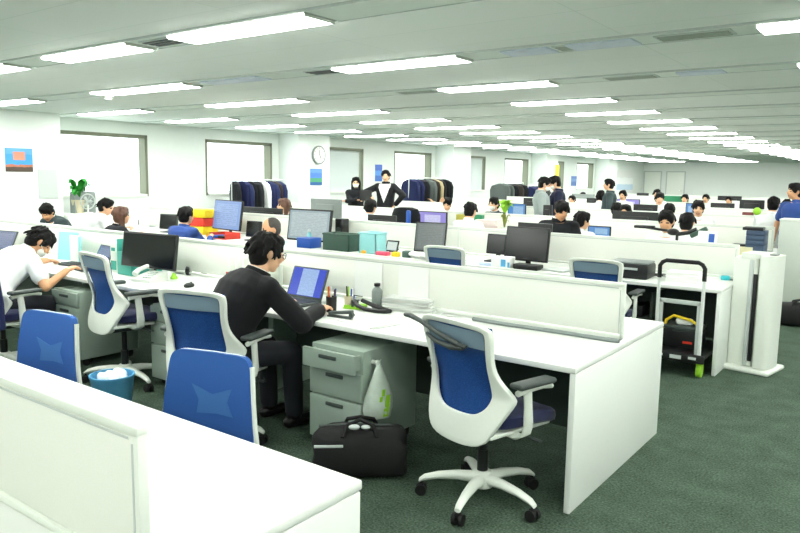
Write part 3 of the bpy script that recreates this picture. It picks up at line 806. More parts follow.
# the man in the dark suit and the man in the white shirt, at the bench in front
person('man in a dark suit seen from behind, typing at a laptop with a blue screen', (-3.2, 2.99, 1.115), (-3.29, 2.72, .545), -8, top='suit', topm=SUIT, hair='short', fine=True,
       hands=[(-3.42, 3.3, .75), (-2.98, 3.22, .755)], hpitch=14, hyaw=-14, glasses=True, bulge=.05, elbow=(0, -.3, -.5))
person('man in a short-sleeved white shirt bent over his desk, writing', (-6.05, 3.04, .985), (-5.9, 2.56, .545), 4, top='shirt', short=True, fine=True, mask=True,
       hands=[tuple(atz(52, 261, .75)), tuple(atz(66, 271, .755))], hpitch=48, hyaw=-20, bulge=.08, elbow=(0, -.2, -.6), skin=SKIN2)
FAR = 'people far down the room'
person('man in a dark jacket over a white shirt, reading beyond the bent man', aty(47, 212, 4.95)[:], (aty(47, 212, 4.95).x-.02, 5.2, .54), 190, top='suit', topm=SUITC, hpitch=35, hyaw=20, skin=SKIN2, bulge=.05)
seat('dark-haired man in a white shirt beside the brown-haired woman, window side', 106, 198, 5.75, -25, top='shirt', hyaw=-20, hpitch=15)
seat('brown-haired woman seen from behind, beyond the black side-on monitor', 121, 206, 5.3, -10, top='suit', topm=COATB, hair='long', hairm=HAIRBR, fem=True)
seat('dark-haired man from behind in a blue top, left of the red and yellow files', 186, 206, 5.72, 8, top='shirt', topm=SHIRTB)
seat('balding man in a pale shirt facing left, right behind the suited man', 271, 217, 4.98, 120, top='shirt', topm=SHIRTP, hair='bald', hairm=HAIRGR, hyaw=35, hpitch=12, skin=SKIN2)
seat('brown-haired woman half hidden below the first coat rack', 284, 198, 7.95, 200, top='suit', topm=COATBR, hair='long', hairm=HAIRBR, fem=True, hyaw=-60)
seat('dark-haired person seated below the masked woman with folded arms', 371, 199, 8.72, 5, top='shirt', topm=SHIRTP)
seat('man in a white shirt with a hand to his head, below the second coat rack', 447, 197, 10.95, 170, top='shirt', hyaw=30, hpitch=20, hands=[aty(434, 203, 10.7)[:], aty(441, 203, 10.78)[:]])
seat('dark-haired person from behind, right of the purple monitor', 471, 202, 8.75, 0, top='shirt', topm=SHIRT, hpitch=10)
seat('masked dark-haired person beside the small green plant', 494, 197, 11.0, 175, top='suit', topm=SUITC, mask=True)
seat('dark-haired man looking down, in front of the two standing men', 562, 200, 8.0, 205, top='suit', topm=COATB, hpitch=25, hyaw=20, skin=SKIN2, vopen=0)
seat('man in a white shirt from behind, at a blue laptop behind the printer', 583, 211, 8.72, -6, top='shirt', hyaw=-25, hpitch=8)
seat('man with only his forehead above a partition, in the middle of the room', 626, 204, 10.95, 180, top='shirt', skin=SKIN2)
seat('dark-haired man facing the camera above the black monitors, right of centre', 660, 192, 13.95, 185, top='shirt', hpitch=8, hyaw=18)
seat('man facing the camera just left of the large black-haired head', 667, 210, 7.95, 172, top='shirt', hyaw=10, hpitch=10, skin=SKIN2)
seat('black-haired man from behind, beside the black desk lamp', 688, 212, 8.75, 0, top='shirt')
seat('man in white facing the camera, left of two dark monitors', 699, 200, 10.95, 180, top='shirt', hyaw=12, hpitch=6)
seat('man in a white shirt from behind, near the man in blue', 774, 196, 11.8, -5, top='shirt', hyaw=10)
seat('woman with long dark hair in front of the far standing man', 601, 190, 14.85, 0, top='shirt', hair='long', fem=True)
for px, py, Y, lab in ((623, 190, 17.0, 'small dark head to the right of the far standing man'), (572, 195, 17.9, 'small dark head to the right of the two standing men'), (583, 192, 20.0, 'tiny dark head at the window side, left of the far standing man'),
                       (657, 189, 18.0, 'dark head right behind the man facing the camera'), (670, 203, 11.8, 'dark head low behind a partition, left of a black monitor'), (685, 194, 19.9, 'tiny dark head in front of the white far door'),
                       (706, 194, 20.9, 'tiny dark head left of the far grey wall panels'), (729, 196, 20.9, 'tiny dark head beside the far grey wall panels'), (617, 202, 11.85, 'dark crown just left of the forehead in the middle'), (787, 199, 14.9, 'dark head beside the standing man in blue')):
    seat(lab, px, py, Y, 0 if px in (617, 670, 787) else 180, top='shirt', vox=.022, group=FAR)
def stander(label, px, py, Y, face, **kw):
    p = aty(px, py, Y); c = (p.x, p.y, p.z-.118)
    return person(label, c, (p.x, p.y, p.z*.535), face, stand=True, bulge=0, **kw)
p = aty(387, 170, 11.35); f = 168
stander('standing man in a dark jacket and open white shirt, hand on hip, holding a folder', 386, 170, 11.35, 200, top='suit', topm=SUIT, legs=TROUSG, hyaw=12, vopen=.1, hands=[(p.x+.21, p.y+.02, 1.02), (p.x-.15, p.y-.34, 1.18)], elbow=(0, .3, -.3))
p = aty(356, 177, 11.4)
stander('standing masked woman in black with folded arms, by the blind window', 356, 177, 11.4, 205, top='suit', topm=COATB, fem=True, hair='long', mask=True, hands=[(p.x-.02, p.y-.29, 1.06), (p.x+.2, p.y-.2, 1.08)], elbow=(0, -.1, -.8), hyaw=10, vopen=0)
stander('standing masked man in a grey jacket, nearer of the talking pair', 545, 177, 11.2, -62, top='suit', topm=SUITG, mask=True, hpitch=15)
stander('standing man in a navy suit, farther of the talking pair', 555, 176, 11.6, 120, top='suit', topm=SUIT2, hpitch=18, mask=True)
stander('distant standing man in a charcoal suit facing left near the far wall', 609, 179, 14.4, 110, top='suit', topm=SUITC)
stander('man in a bright blue shirt standing at the right picture edge', 796, 183, 11.3, 150, top='shirt', topm=SHIRTB, short=True, skin=SKIN2, hyaw=-30)

# ------------------------------------------------------------------ displays
SCR_BLUE = screen_mat('blue_desktop_screen', (30, 62, 190), (150, 180, 225), 1.0, (.28, .78, .02, .98), 22)
SCR_PALEB = screen_mat('pale_blue_screen', (118, 150, 205), (135, 165, 215), .95, (.1, .9, .1, .9), 14)
SCR_PALE = screen_mat('pale_grey_screen', (150, 170, 175), (178, 194, 196), .9, (.05, .95, .08, .94), 18)
SCR_GREY = screen_mat('dim_grey_screen', (96, 108, 106), (116, 128, 124), .7, (.06, .94, .05, .95), 16)
SCR_PUR = screen_mat('lilac_screen', (150, 140, 215), (205, 205, 240), .95, (.2, .8, .2, .8), 8)
SCR_WHITE = screen_mat('white_screen', (190, 208, 200), (222, 234, 226), .95, (.06, .94, .1, .92), 12)
SCR_SKY = screen_mat('sky_blue_screen', (86, 140, 200), (150, 190, 225), .95, (.3, .9, .2, .85), 10)
SCR_DIM = screen_mat('dim_blue_screen', (88, 104, 150), (110, 126, 170), .7, (.1, .9, .1, .9), 10)
def monitor(label, c, w, h, face, scr=None, bot=.1, tilt=8, bez=.014, shell=None, cat='monitor', group=None):
    """c = base point on the desk; the screen looks along face (degrees from +Y)"""
    shell = shell or BLACK
    t = thing('desktop_monitor', label, cat, c, rad(face), group)
    mb = MB(); mb.box((0, -.02, .008), (.22, .17, .016), 0, .006); mb.build('stand_base', shell, t)
    mb = MB(); mb.box((0, -.05, (bot+h*.5)/2), (.05, .025, bot+h*.5), 0, .006); mb.build('stand_neck', shell, t)
    R = Matrix.Rotation(rad(tilt), 3, 'X'); cz = V((0, 0, bot+h/2))
    mb = MB(); mb.box(cz+R @ V((0, -.012, 0)), (w, .032, h), rot=R, bev=.006); mb.box(cz+R @ V((0, -.036, 0)), (w*.6, .03, h*.6), rot=R, bev=.01); hs = mb.build('housing', shell, t)
    mb = MB(); mb.box((0, 0, 0), (w-2*bez, .003, h-2*bez)); s = mb.build('screen', scr or BLACKG, hs, smooth=0); s.location = cz+R @ V((0, .005, 0)); s.rotation_euler = (rad(tilt), 0, 0)
    setuv(s)
    for l in s.data.uv_layers[0].data: l.uv.x = 1-l.uv.x
    return t
def mon_px(label, x0, y0, x1, y1, Y, face=180, scr=None, zb=.72, **kw):
    """a monitor whose panel spans the given picture rectangle at depth Y"""
    a = aty(x0, (y0+y1)/2, Y); b = aty(x1, (y0+y1)/2, Y); tp = aty((x0+x1)/2, y0, Y).z; bt = aty((x0+x1)/2, y1, Y).z
    bt = max(bt, zb+.05)
    return monitor(label, ((a.x+b.x)/2, Y, zb), abs(b.x-a.x), tp-bt, face, scr, bt-zb, **kw)
def laptop(label, c, face, scr=None, w=.34, d=.24, open_=108, shell=None):
    shell = shell or DGREY
    t = thing('laptop', label, 'laptop', c, rad(face))
    mb = MB(); mb.box((0, 0, .011), (w, d, .02), 0, .005); b = mb.build('base', shell, t)
    mb = MB(); mb.box((0, -.02, .0225), (w-.04, d*.5, .003)); mb.build('keyboard', BLACK, b, smooth=0)
    mb = MB(); mb.box((0, d*.34, .0222), (.09, .05, .002)); mb.build('touchpad', BLACK, b, smooth=0)
    mb = MB(); mb.box((0, 0, d*.47), (w, .012, d*.94), 0, .004); l = mb.build('lid', shell, t); l.location = (0, -d/2+.008, .018); l.rotation_euler = (rad(open_-90), 0, 0)
    mb = MB(); mb.box((0, .0065, d*.49), (w-.024, .002, d*.82)); s = mb.build('screen', scr or BLACKG, l, smooth=0); setuv(s)
    for q in s.data.uv_layers[0].data: q.uv.x = 1-q.uv.x
    return t
# (a face of 180 turns the display to the near side)
laptop('open laptop with a bright blue screen before the man in the dark suit', (-3.40, 3.40, .72), 180, SCR_BLUE, .33, .24, 112)
laptop('half hidden grey laptop at the left edge behind the bent man', (aty(5, 243, 3.55).x, 3.4, .72), 190, SCR_DIM, open_=115)
laptop('open laptop with a dim blue screen above the side-on chair', (aty(97, 250, 3.5).x, 3.4, .72), 172, SCR_DIM, .3, .22, 118)
mon_px('small dark grey display left of the man in the blue top', 162, 214, 175, 230, 6.3, 196, shell=DGREY)
mon_px('large dark switched-off monitor beside the teal crate', 126, 233, 172, 268, 3.42, 186)
mon_px('monitor with a plain blue screen beyond the red tray', 211, 200, 244, 230, 6.45, 172, SCR_PALEB)
def mon_far(label, x0, x1, y0, k, scr=None, shell=None, h=.34):
    """only its top shows over partition k: dark backs stand on bench k, lit screens on the next bench back"""
    Y = by(k)+.3 if scr is None else by(k+1)-.32
    a = aty(x0, y0, Y); b = aty(x1, y0, Y); tp = (a.z+b.z)/2; hh = min(h, tp-.80); w = b.x-a.x
    return monitor(label, ((a.x+b.x)/2, Y, .72), w, hh, 0 if scr is None else 180, scr, tp-hh-.72, shell=shell, tilt=0)
mon_far('dark backed wide monitor below the first coat rack', 244, 283, 207.5, 2)
mon_px('small dark display behind the balding man', 247, 221, 260, 238, 6.3, 185)
mon_px('big black framed monitor with a pale grey screen behind the balding man', 289, 209, 330, 247, 6.4, 182, SCR_PALE, bez=.022)
mon_far('grey backed monitor left of the masked woman', 312, 342, 199, 2, shell=MGREY)
mon_px('tilted narrow monitor with a dim grey screen beside the pile of papers', 417, 222, 444, 252, 6.4, 196, SCR_GREY, tilt=14)
mon_far('monitor with a lilac screen, top only, behind the tilted grey one', 419, 447, 211.5, 2, SCR_PUR)
mon_px('large black switched-off monitor left of the printer', 505, 227, 549, 262, 6.42, 178)
mon_px('small black monitor half behind the large black one', 487, 234, 506, 254, 6.5, 180)
mon_far('wide low black monitor showing just over the large black one', 519, 553, 223, 2)
mon_far('black topped monitor low beside the black jacket on a chair', 369, 397, 215, 2)
mon_far('monitor with a sky blue desktop below the second talking pair', 508, 526, 203.5, 3, SCR_SKY)
mon_far('black monitor right below the talking pair', 524, 544, 198, 4)
mon_far('sky blue screen beside the man in white at the printer', 588, 611, 226, 2, SCR_SKY)
mon_far('very wide dark monitor above the black desk lamp', 613, 659, 211.5, 3)
mon_far('black monitor left of the man who faces the camera', 634, 658, 204.5, 4)
mon_far('monitor with a lilac screen in the middle of the room', 617, 640, 199, 5, SCR_PUR)
mon_far('dark green grey monitor left of the woman with long hair', 587, 600, 198, 5)
mon_far('dark monitor right of the man in white facing the camera', 711, 735, 203, 5)
mon_far('dark monitor left of the man in white near the blue shirt', 740, 765, 200, 5)
mon_far('black monitor in front of the man in the blue shirt', 786, 803, 207, 4)
mon_far('pale blue screen left of the man in white facing the camera', 686, 694, 203, 4, SCR_SKY)
mon_far('long dark monitor near the far wall, right of its door', 718, 742, 196, 7)
mon_far('pale blue screen behind the man in white at the right', 779, 790, 203, 5, SCR_SKY)
mon_far('black monitor left of the green folder at the far side', 637, 649, 193, 8)
mon_far('grey monitor beside the window, left of the far standing man', 572, 595, 194, 6, shell=MGREY)
mon_far('dark low monitor under the third coat rack', 544, 553, 205, 3)

# ------------------------------------------------------------------ things on the bench in front
D = .72
def papers(label, c, w, d, n, rz, cat='papers', th=.006, m=None, spread=.02, group=None):
    t = thing('paper_stack', label, cat, c, rz, group)
    z = 0; rr = random.Random(int(abs(c[0]*1000)))
    for i in range(n):
        mb = MB(); mb.box((rr.uniform(-spread, spread), rr.uniform(-spread, spread), z+th/2), (w, d, th), rr.uniform(-.12, .12), .001); mb.build('paper_bundle', m or (PAPER, PAPER2)[i % 2], t, smooth=0); z += th
    return t
p = atz(412, 308, D); papers('tall stack of white papers by the partition, left of the coat hanger', (p.x+.02, p.y-.02, D), .34, .25, 6, .25, th=.014)
p = atz(360, 325, D); papers('loose white papers spread near the desk edge, above the open drawer', (p.x-.02, p.y+.06, D), .34, .22, 3, -.1, th=.003, spread=.05)
p = atz(455, 318, D); papers('flat white sheets right behind the coat hanger', (p.x, p.y+.12, D), .3, .22, 2, .3, th=.003)
p = atz(338, 320, D); t = thing('stapler', 'dark grey stapler lying on the papers, right hand of the suited man', 'stapler', (p.x, p.y+.02, D+.012), .2)
mb = MB(); mb.box((0, 0, .006), (.17, .035, .012), 0, .004); mb.build('base', DGREY, t)
mb = MB(); mb.box((.005, 0, .032), (.165, .036, .02), rot=Matrix.Rotation(rad(-7), 3, 'Y'), bev=.006); mb.cyl((.08, -.014, .022), (.08, .014, .022), .014); mb.build('top_arm', DGREY, t)
def bottle(label, c, r, h, m, capm, nm='bottle', cat='bottle'):
    t = thing(nm, label, cat, c)
    mb = MB(); mb.lathe([(r*.9, 0), (r, .008), (r, h*.68), (r*.85, h*.76), (r*.45, h*.84), (r*.42, h*.9)]); mb.build('bottle_body', m, t)
    mb = MB(); mb.lathe([(r*.55, h*.88), (r*.58, h*.9), (r*.58, h*.99), (r*.4, h)]); mb.build('cap', capm, t); return t
p = aty(377, 300, 3.64); bottle('grey bottle with a black cap against the partition', (p.x, 3.64, D), .036, .17, MGREY, BLACK)
p = atz(304, 285, D); bottle('small bottle with a lime cap beside the suited man\'s cheek', (-3.38, 3.63, D), .025, .15, BLUE, LIME)
def cup_pens(label, c, m, cols, r=.035, h=.1):
    t = thing('pen_cup', label, 'pen cup', c)
    mb = MB(); mb.lathe([(.001, .002), (r*.92, .002), (r*.92, 0), (r, h), (r-.004, h), (r*.85, .008), (.001, .008)], cap=False); mb.build('cup', m, t)
    for i, cm in enumerate(cols):
        a = i*2.4; mb = MB(); q = V((math.cos(a)*r*.5, math.sin(a)*r*.5, .01)); e = V((math.cos(a)*r*.8, math.sin(a)*r*.8, h+.045+.01*(i % 3))); mb.capsule(q, e, .005, .005, 8); mb.build('pen', cm, t)
p = atz(325, 313, D); cup_pens('black pen cup by the right hand of the suited man', (p.x, p.y+.06, D), BLACK, [BROWN, PAPER, RED, BLUE, YELLOW])
p = atz(333, 309, D); cup_pens('tan pen cup beside the black pen cup', (p.x+.05, p.y+.1, D), CARDB, [BLUE, LIME, BLACK, PAPER], .03, .08)
p = atz(352, 309, D); papers('yellow green note pads left of the black strap', (p.x, p.y+.04, D), .13, .09, 3, .2, 'note pads', .008, LIME, .01)
p = atz(341, 304, D); bx('stapler_box', 'small blue box in front of the note pads', 'box', (p.x+.02, p.y+.07, D), (.06, .04, .05), BLUE, .3)
p = atz(346, 300, D); bx('clip_case', 'small black clip case near the partition, by the note pads', 'case', (p.x+.06, p.y+.06, D), (.05, .05, .06), BLACK, .1)
t = thing('black_strap', 'black looped strap lying on the desk beside the grey bottle', 'strap', (aty(369, 309, 3.5).x, 3.52, D), .4)
mb = MB(); mb.tube([(-.13, .06, .05), (-.1, .03, .03), (-.04, -.01, .018), (.04, -.03, .014), (.11, -.03, .014), (.13, -.01, .014), (.08, .02, .02), (0, .03, .04), (-.08, .07, .06)], .014, 8); mb.build('strap_band', BLACK, t)
mb = MB(); mb.box((-.13, .07, .03), (.05, .04, .06), .3, .01); mb.build('buckle', DGREY, t)
p = atz(590, 331, D); mb = MB(); mb.tube([(-.55, 0, .012), (-.3, -.01, .012), (0, .0, .012), (.3, -.008, .012), (.36, 0, .012)], .012, 8); o = mb.build('cable_cover', MGREY, loc=(p.x-.12, 3.71, D)); tag(o, 'grey cable running along the foot of the nearest long partition', 'cable')
for x, lab in ((-3.02, 'white sheet pinned on the partition right of the laptop'), (-2.64, 'white sheet pinned on the partition above the grey bottle')):
    mb = MB(); mb.box((0, 0, .12), (.24, .004, .24)); o = mb.build('pinned_sheet', PAPER, loc=(x, 3.754, .765), smooth=0); tag(o, lab, 'paper sheet')
# behind the suited man
t = thing('document_holder', 'white document holder with papers behind the suited man\'s left shoulder', 'document holder', (-3.98, 3.58, D), .1)
for i in range(5): mb = MB(); mb.box((-.14+.07*i, 0, .13+.012*(i % 2)), (.02, .22, .26+.024*(i % 2)), 0, .003); mb.build('file_folder', PAPER if i % 2 else W_PLAS, t)
mb = MB(); mb.box((0, 0, .006), (.36, .24, .012), 0, .003); mb.box((0, .118, .1), (.36, .008, .2)); mb.build('holder_tray', W_PLAS, t)
t = thing('sticky_tabs', 'orange and yellow paper tabs on a stand left of the suited man', 'paper tabs', (-4.02, 3.36, D), .4)
for i, m_ in enumerate((ORANGE, YELLOW, RED)): mb = MB(); mb.box((0, .01*i, .05+.03*i), (.03, .004, .1), 0, .001); mb.build('paper_tab', m_, t)
mb = MB(); mb.box((0, .01, .005), (.06, .06, .01), 0, .003); mb.build('stand_base', W_PLAS, t)
# telephone, tape dispenser and small things left of him
p = atz(150, 281, D); t = thing('desk_phone', 'white desk telephone in front of the dark monitor', 'telephone', (p.x, p.y, D), rad(10))
mb = MB(); mb.ring_loft([[(-.1, -.1, 0), (.1, -.1, 0), (.1, .1, 0), (-.1, .1, 0)], [(-.1, -.1, .025), (.1, -.1, .025), (.1, .1, .07), (-.1, .1, .07)]]); mb.build('phone_body', W_PLAS, t, smooth=30)
mb = MB(); mb.tube([(-.07, -.09, .06), (-.075, -.04, .09), (-.07, .04, .11), (-.07, .1, .1)], [.026, .018, .018, .026], 10); mb.build('handset', W_PLAS, t)
mb = MB()
for i in range(12): mb.box((.0+.03*(i % 3), -.06+.025*(i//3), .04+.011*(i//3)), (.02, .016, .008), 0, .002)
mb.build('keypad', LGREY, t)
mb = MB(); mb.tube([(-.1, -.09, .02), (-.15, -.08, .008), (-.17, 0, .006), (-.14, .1, .006)], .004, 6); mb.build('cord', W_PLAS, t)
p = atz(176, 274, D); bx('memo_box', 'white memo box right of the telephone', 'box', (p.x-.02, p.y+.08, D), (.1, .08, .09), W_PLAS, .2)
p = atz(174, 279, D); t = thing('lime_figure', 'small lime green clip stand in front of the memo box', 'clip stand', (p.x, p.y, D))
mb = MB(); mb.lathe([(.028, 0), (.03, .01), (.018, .03), (.01, .05), (.001, .055)]); mb.build('base', LIME, t)
p = atz(185, 276, D); t = thing('headphones', 'black headphones standing behind the mouse, left of the suited man', 'headphones', (p.x+.05, p.y+.08, D), .5)
mb = MB(); mb.tube([(.07*math.cos(a), 0, .05+.085*math.sin(a)) for a in [PI*i/12 for i in range(13)]], .007, 8); mb.build('headband', BLACK, t)
for sx in (-1, 1): mb = MB(); mb.cyl((sx*.055, 0, .04), (sx*.085, 0, .04), .038); mb.build('ear_cup', BLACK, t)
p = atz(189, 287, D); t = thing('computer_mouse', 'black computer mouse on the desk left of the suited man', 'mouse', (p.x, p.y, D), .3)
mb = MB(); mb.ell((0, 0, .012), (.032, .055, .022))
for v in mb.bm.verts: v.co.z = max(0, v.co.z)
mb.build('mouse_body', BLACK, t); mb = MB(); mb.cyl((-.004, .028, .031), (.004, .028, .031), .007); mb.build('scroll_wheel', DGREY, t)
p = atz(195, 297, D); t = thing('printed_sheet', 'white printed sheet with a blue block above the suited man\'s chair', 'paper sheet', (p.x, p.y+.04, D), -.1)
mb = MB(); mb.box((0, 0, .0015), (.3, .2, .003)); mb.build('sheet', PAPER, t, smooth=0)
mb = MB(); mb.box((-.06, -.03, .0035), (.11, .1, .001)); mb.build('blue_block', mat('print_blue', (40, 150, 220), .5), t, smooth=0)
mb = MB()
for i, (x, w) in enumerate(((.03, .012), (.05, .012), (.07, .012), (.09, .03), (.12, .012))): mb.box((x, -.03, .0035), (w, .07 if i % 2 else .05, .001), .3 if i % 2 else -.3)
mb.build('grey_print', MGREY, t, smooth=0)
# teal crate and the pack in front of it
p = atz(122, 275, D); t = thing('teal_crate', 'teal plastic crate left of the dark monitor', 'crate', (p.x+.02, p.y+.16, D), 0)
mb = MB(); mb.box((0, 0, .008), (.2, .3, .016), 0, .004)
for sx in (-1, 1): mb.box((sx*.095, 0, .15), (.012, .3, .3), 0, .004)
for sy_ in (-1, 1): mb.box((0, sy_*.145, .1), (.2, .012, .2), 0, .004)
mb.build('crate_body', TEAL, t)
p = atz(117, 272, D); t = thing('tissue_pack', 'white wet wipe pack with teal print standing on the desk by the crate', 'wipe pack', (p.x-.02, p.y+.02, D), .1)
mb = MB(); mb.box((0, 0, .13), (.09, .08, .26), 0, .015); mb.build('pack', W_PLAS, t)
mb = MB(); mb.box((0, -.041, .06), (.07, .002, .08)); mb.box((0, -.041, .2), (.05, .002, .03)); mb.build('printed_label', TEAL, t, smooth=0)
p = atz(106, 272, D); bottle('small red bottle behind the side-on chair', (p.x-.02, p.y+.08, D), .02, .11, RED, RED)
p = atz(101, 268, D); bottle('slim bottle with a lime cap behind the side-on chair', (p.x-.03, p.y+.1, D), .022, .15, W_PLAS, LIME)
# the bent man's desk
p = aty(66, 242, 3.6); t = thing('teal_folder', 'pale teal folder standing behind the bent man\'s arm', 'folder', (p.x, 3.62, D), .3)
mb = MB(); mb.box((0, 0, .14), (.22, .03, .28), rot=Matrix.Rotation(rad(-8), 3, 'X'), bev=.003); mb.build('cover', TEAL2, t)
p = atz(76, 262, D); t = thing('open_booklet', 'white upright booklet with a pale blue edge beside the teal folder', 'booklet', (aty(80, 246, 3.6).x, 3.58, D), -.2)
mb = MB(); mb.box((-.07, 0, .13), (.16, .02, .26), .25, .003); mb.build('left_leaf', PAPER, t); mb = MB(); mb.box((.09, -.01, .13), (.14, .02, .26), -.4, .003); mb.build('right_leaf', TEAL2, t)
p = atz(74, 266, D); t = thing('keyboard', 'dark grey keyboard tray in front of the bent man', 'keyboard', (p.x+.04, p.y+.02, D), .1)
mb = MB(); mb.box((0, 0, .012), (.4, .14, .022), 0, .006); mb.build('key_case', DGREY, t); mb = MB()
for i in range(4):
    for j in range(12): mb.box((-.165+.03*j, -.045+.03*i, .026), (.025, .025, .006), 0, .002)
mb.build('keys', BLACK, t)
p = atz(60, 262, D); papers('white papers under the bent man\'s hands', (p.x-.02, p.y, D), .3, .22, 3, .2, th=.003)
# ------------------------------------------------------------------ on the floor
def bag(label, c, L, W_, H, rz):
    t = thing('duffel_bag', label, 'bag', c, rz)
    mb = MB(); rings = []
    for x, g in ((-.5, .72), (-.49, .84), (-.42, .94), (-.2, 1.0), (.1, .99), (.35, .97), (.46, .88), (.5, .74)):
        ring = []
        for j in range(20):
            a = 2*PI*j/20; yy = math.copysign(abs(math.cos(a))**.6, math.cos(a))*W_/2*g; zz = (math.copysign(abs(math.sin(a))**.7, math.sin(a))*.5*g+.5)*H-(1-g)*H*.35
            zz += .02*math.sin(9*x+3*a)*(zz > H*.4); ring.append((x*L+.012*math.sin(5*a), yy*(1-.18*zz/H), max(.002, zz)))
        rings.append(ring)
    mb.ring_loft(rings); b = mb.build('bag_body', BAG, t); bake(b, [('SUBSURF', dict(levels=1))])
    mb = MB(); mb.tube([(-L*.44, 0, H*.97), (-.1*L, .0, H*1.005), (.3*L, 0, H*1.0), (L*.44, 0, H*.93)], .007, 8); mb.build('zip', DGREY, t)
    for sy_ in (-1, 1): mb = MB(); mb.tube([(-.18*L, sy_*W_*.35, H*.86), (-.14*L, sy_*W_*.2, H*1.05), (0, sy_*W_*.08, H*1.13), (.14*L, sy_*W_*.2, H*1.05), (.18*L, sy_*W_*.35, H*.86)], .011, 8); mb.build('handle', BLACKR, t)
    return t
bg = bag('black duffel bag on the carpet by the grey drawer unit', (-2.32, 2.83, 0), .5, .27, .27, rad(38))
mb = MB(); mb.box((-.16, -.135, .2), (.15, .008, .014), .05, .002); mb.build('reflective_strip', LGREY, bg)
mb = MB(); mb.ell((-.03, -.08, .285), (.03, .02, .014)); mb.ell((.03, -.08, .285), (.025, .018, .012)); mb.build('luggage_tag', LGREY, bg)
t = thing('plastic_bag', 'white plastic shopping bag with lime print hanging beside the drawer unit', 'plastic bag', (-2.362, 3.04, .24), rad(75))
mb = MB(); rings = []
for z, w, d in ((.31, .012, .01), (.27, .03, .02), (.2, .06, .04), (.12, .085, .055), (.05, .095, .06), (.01, .08, .05), (.0, .03, .02)):
    rings.append([(w*math.cos(a)*(1+.1*math.sin(5*a+20*z)), d*math.sin(a)*(1+.14*math.sin(4*a+30*z)), z) for a in [2*PI*j/24 for j in range(24)]])
mb.ring_loft(rings); mb.build('bag_body', SACK, t)
mb = MB()
for x, z, w, h in ((-.005, .16, .02, .04), (.015, .11, .03, .08), (-.03, .13, .02, .03), (.005, .05, .035, .05)): mb.box((x, -.052-.012*(z < .14), z), (w, .003, h), rot=Matrix.Rotation(.15, 3, 'X'))
mb.build('lime_print', LIME, t, smooth=0)
mb = MB(); mb.tube([(0, 0, .3), (.0, -.01, .32), (.012, 0, .335), (.005, .01, .31)], .004, 6); mb.build('handle_loop', SACK, t)
p = atz(112, 374, .275)
t = thing('waste_bin', 'light blue plastic waste bin under the side-on chair', 'bin', (p.x, p.y, 0))
mb = MB(); mb.lathe([(.105, 0), (.11, .005), (.135, .25), (.142, .262), (.142, .275), (.13, .275), (.128, .25), (.1, .012), (.001, .012)], cap=False, n=32); mb.build('bin_body', LBLUE, t)
mb = MB(); rr = random.Random(3)
for i in range(9): a = i*.7; mb.ell((.06*math.cos(a)*(.4+.6*rr.random()), .06*math.sin(a), .235+.03*rr.random()), (.05, .04, .03), Matrix.Rotation(rr.random()*3, 3, 'X'))
mb.build('crumpled_paper', PAPER, t)
mb = MB(); mb.box((.07, -.112, .13), (.03, .003, .02), .55); mb.build('sticker', YELLOW, t, smooth=0)
bgs = bag('dark navy bag on the floor between the near chair and a drawer unit', (-4.02, 3.12, 0), .3, .16, .26, rad(80))
for o in kids(bgs):
    if o.name.startswith('bag_body'): o.data.materials[0] = COATN
p = atz(793, 327, 0); bag('black bag on the floor behind the air purifier', (p.x+.03, p.y+.1, 0), .42, .26, .26, rad(10))
# dark jacket over the bent man's chair
t = thing('draped_jacket', 'dark navy jacket draped over the chair back of the bent man', 'jacket', (-5.76, 2.56, 0), rad(6))
mb = MB(); rings = []
for z, w, y0, y1 in ((.97, .2, -.25, -.21), (.985, .23, -.27, -.19), (.96, .26, -.3, -.17), (.85, .28, -.3, -.16), (.7, .3, -.28, -.15), (.5, .3, -.29, -.17), (.32, .29, -.3, -.2), (.3, .27, -.29, -.21)):
    cyy, hy = (y0+y1)/2, (y1-y0)/2; rings.append([(w*math.copysign(abs(math.cos(a))**.6, math.cos(a))*(1+.03*math.sin(9*a+7*z)), cyy+hy*math.copysign(abs(math.sin(a))**.8, math.sin(a))+.03*math.cos(a)**2, z) for a in [2*PI*j/28 for j in range(28)]])
mb.ring_loft(rings); mb.build('jacket_body', COATN, t)
for sx in (-1, 1): mb = MB(); mb.tube([(sx*.24, -.24, .95), (sx*.3, -.24, .8), (sx*.32, -.22, .6), (sx*.31, -.2, .42)], [.06, .065, .06, .05], 12); mb.build('sleeve', COATN, t)
mb = MB(); mb.tube([(-.1, -.19, .985), (-.06, -.25, 1.01), (.06, -.25, 1.01), (.1, -.19, .985)], .022, 8); mb.build('collar', COATN, t)

# ------------------------------------------------------------------ things on the second bench
def near_px(px, py, Y=None): return atz(px, py, D) if Y is None else aty(px, py, Y)
p = aty(225, 238, 6.25); t = thing('red_tray', 'red letter tray holding a blue folder and a black case, under the blue screen', 'letter tray', (p.x, 6.25, D), -.05)
mb = MB(); mb.box((0, 0, .006), (.34, .25, .012), 0, .003)
for sx in (-1, 1): mb.box((sx*.165, 0, .04), (.012, .25, .08), 0, .003)
mb.box((0, .12, .04), (.34, .012, .08), 0, .003); mb.build('tray_body', RED, t)
bx('blue_folder', 'blue folder in the front of the red tray', 'folder', (p.x-.08, 6.22, D+.014), (.13, .2, .03), BLUE)
bx('black_case', 'black case beside the blue folder in the red tray', 'case', (p.x+.08, 6.22, D+.014), (.14, .2, .03), BLACK)
for i, (m_, nm) in enumerate(((YELLOW, 'lowest yellow file tray of the stack left of the blue screen'), (RED, 'red file tray between the two yellow ones'), (YELLOW, 'topmost yellow file tray of the stack left of the blue screen'))):
    p = aty(202, 222, 6.5); bx('file_tray', nm, 'file tray', (p.x+.01*i, 6.5, .72+.12*i), (.36, .28, .115), m_, .05*i, .01, 'stacked file trays')
p = aty(227, 233, 6.55); papers('orange paper pad at the foot of the blue screen', (p.x+.05, 6.3, D), .2, .12, 2, .3, 'note pad', .02, ORANGE, .01)
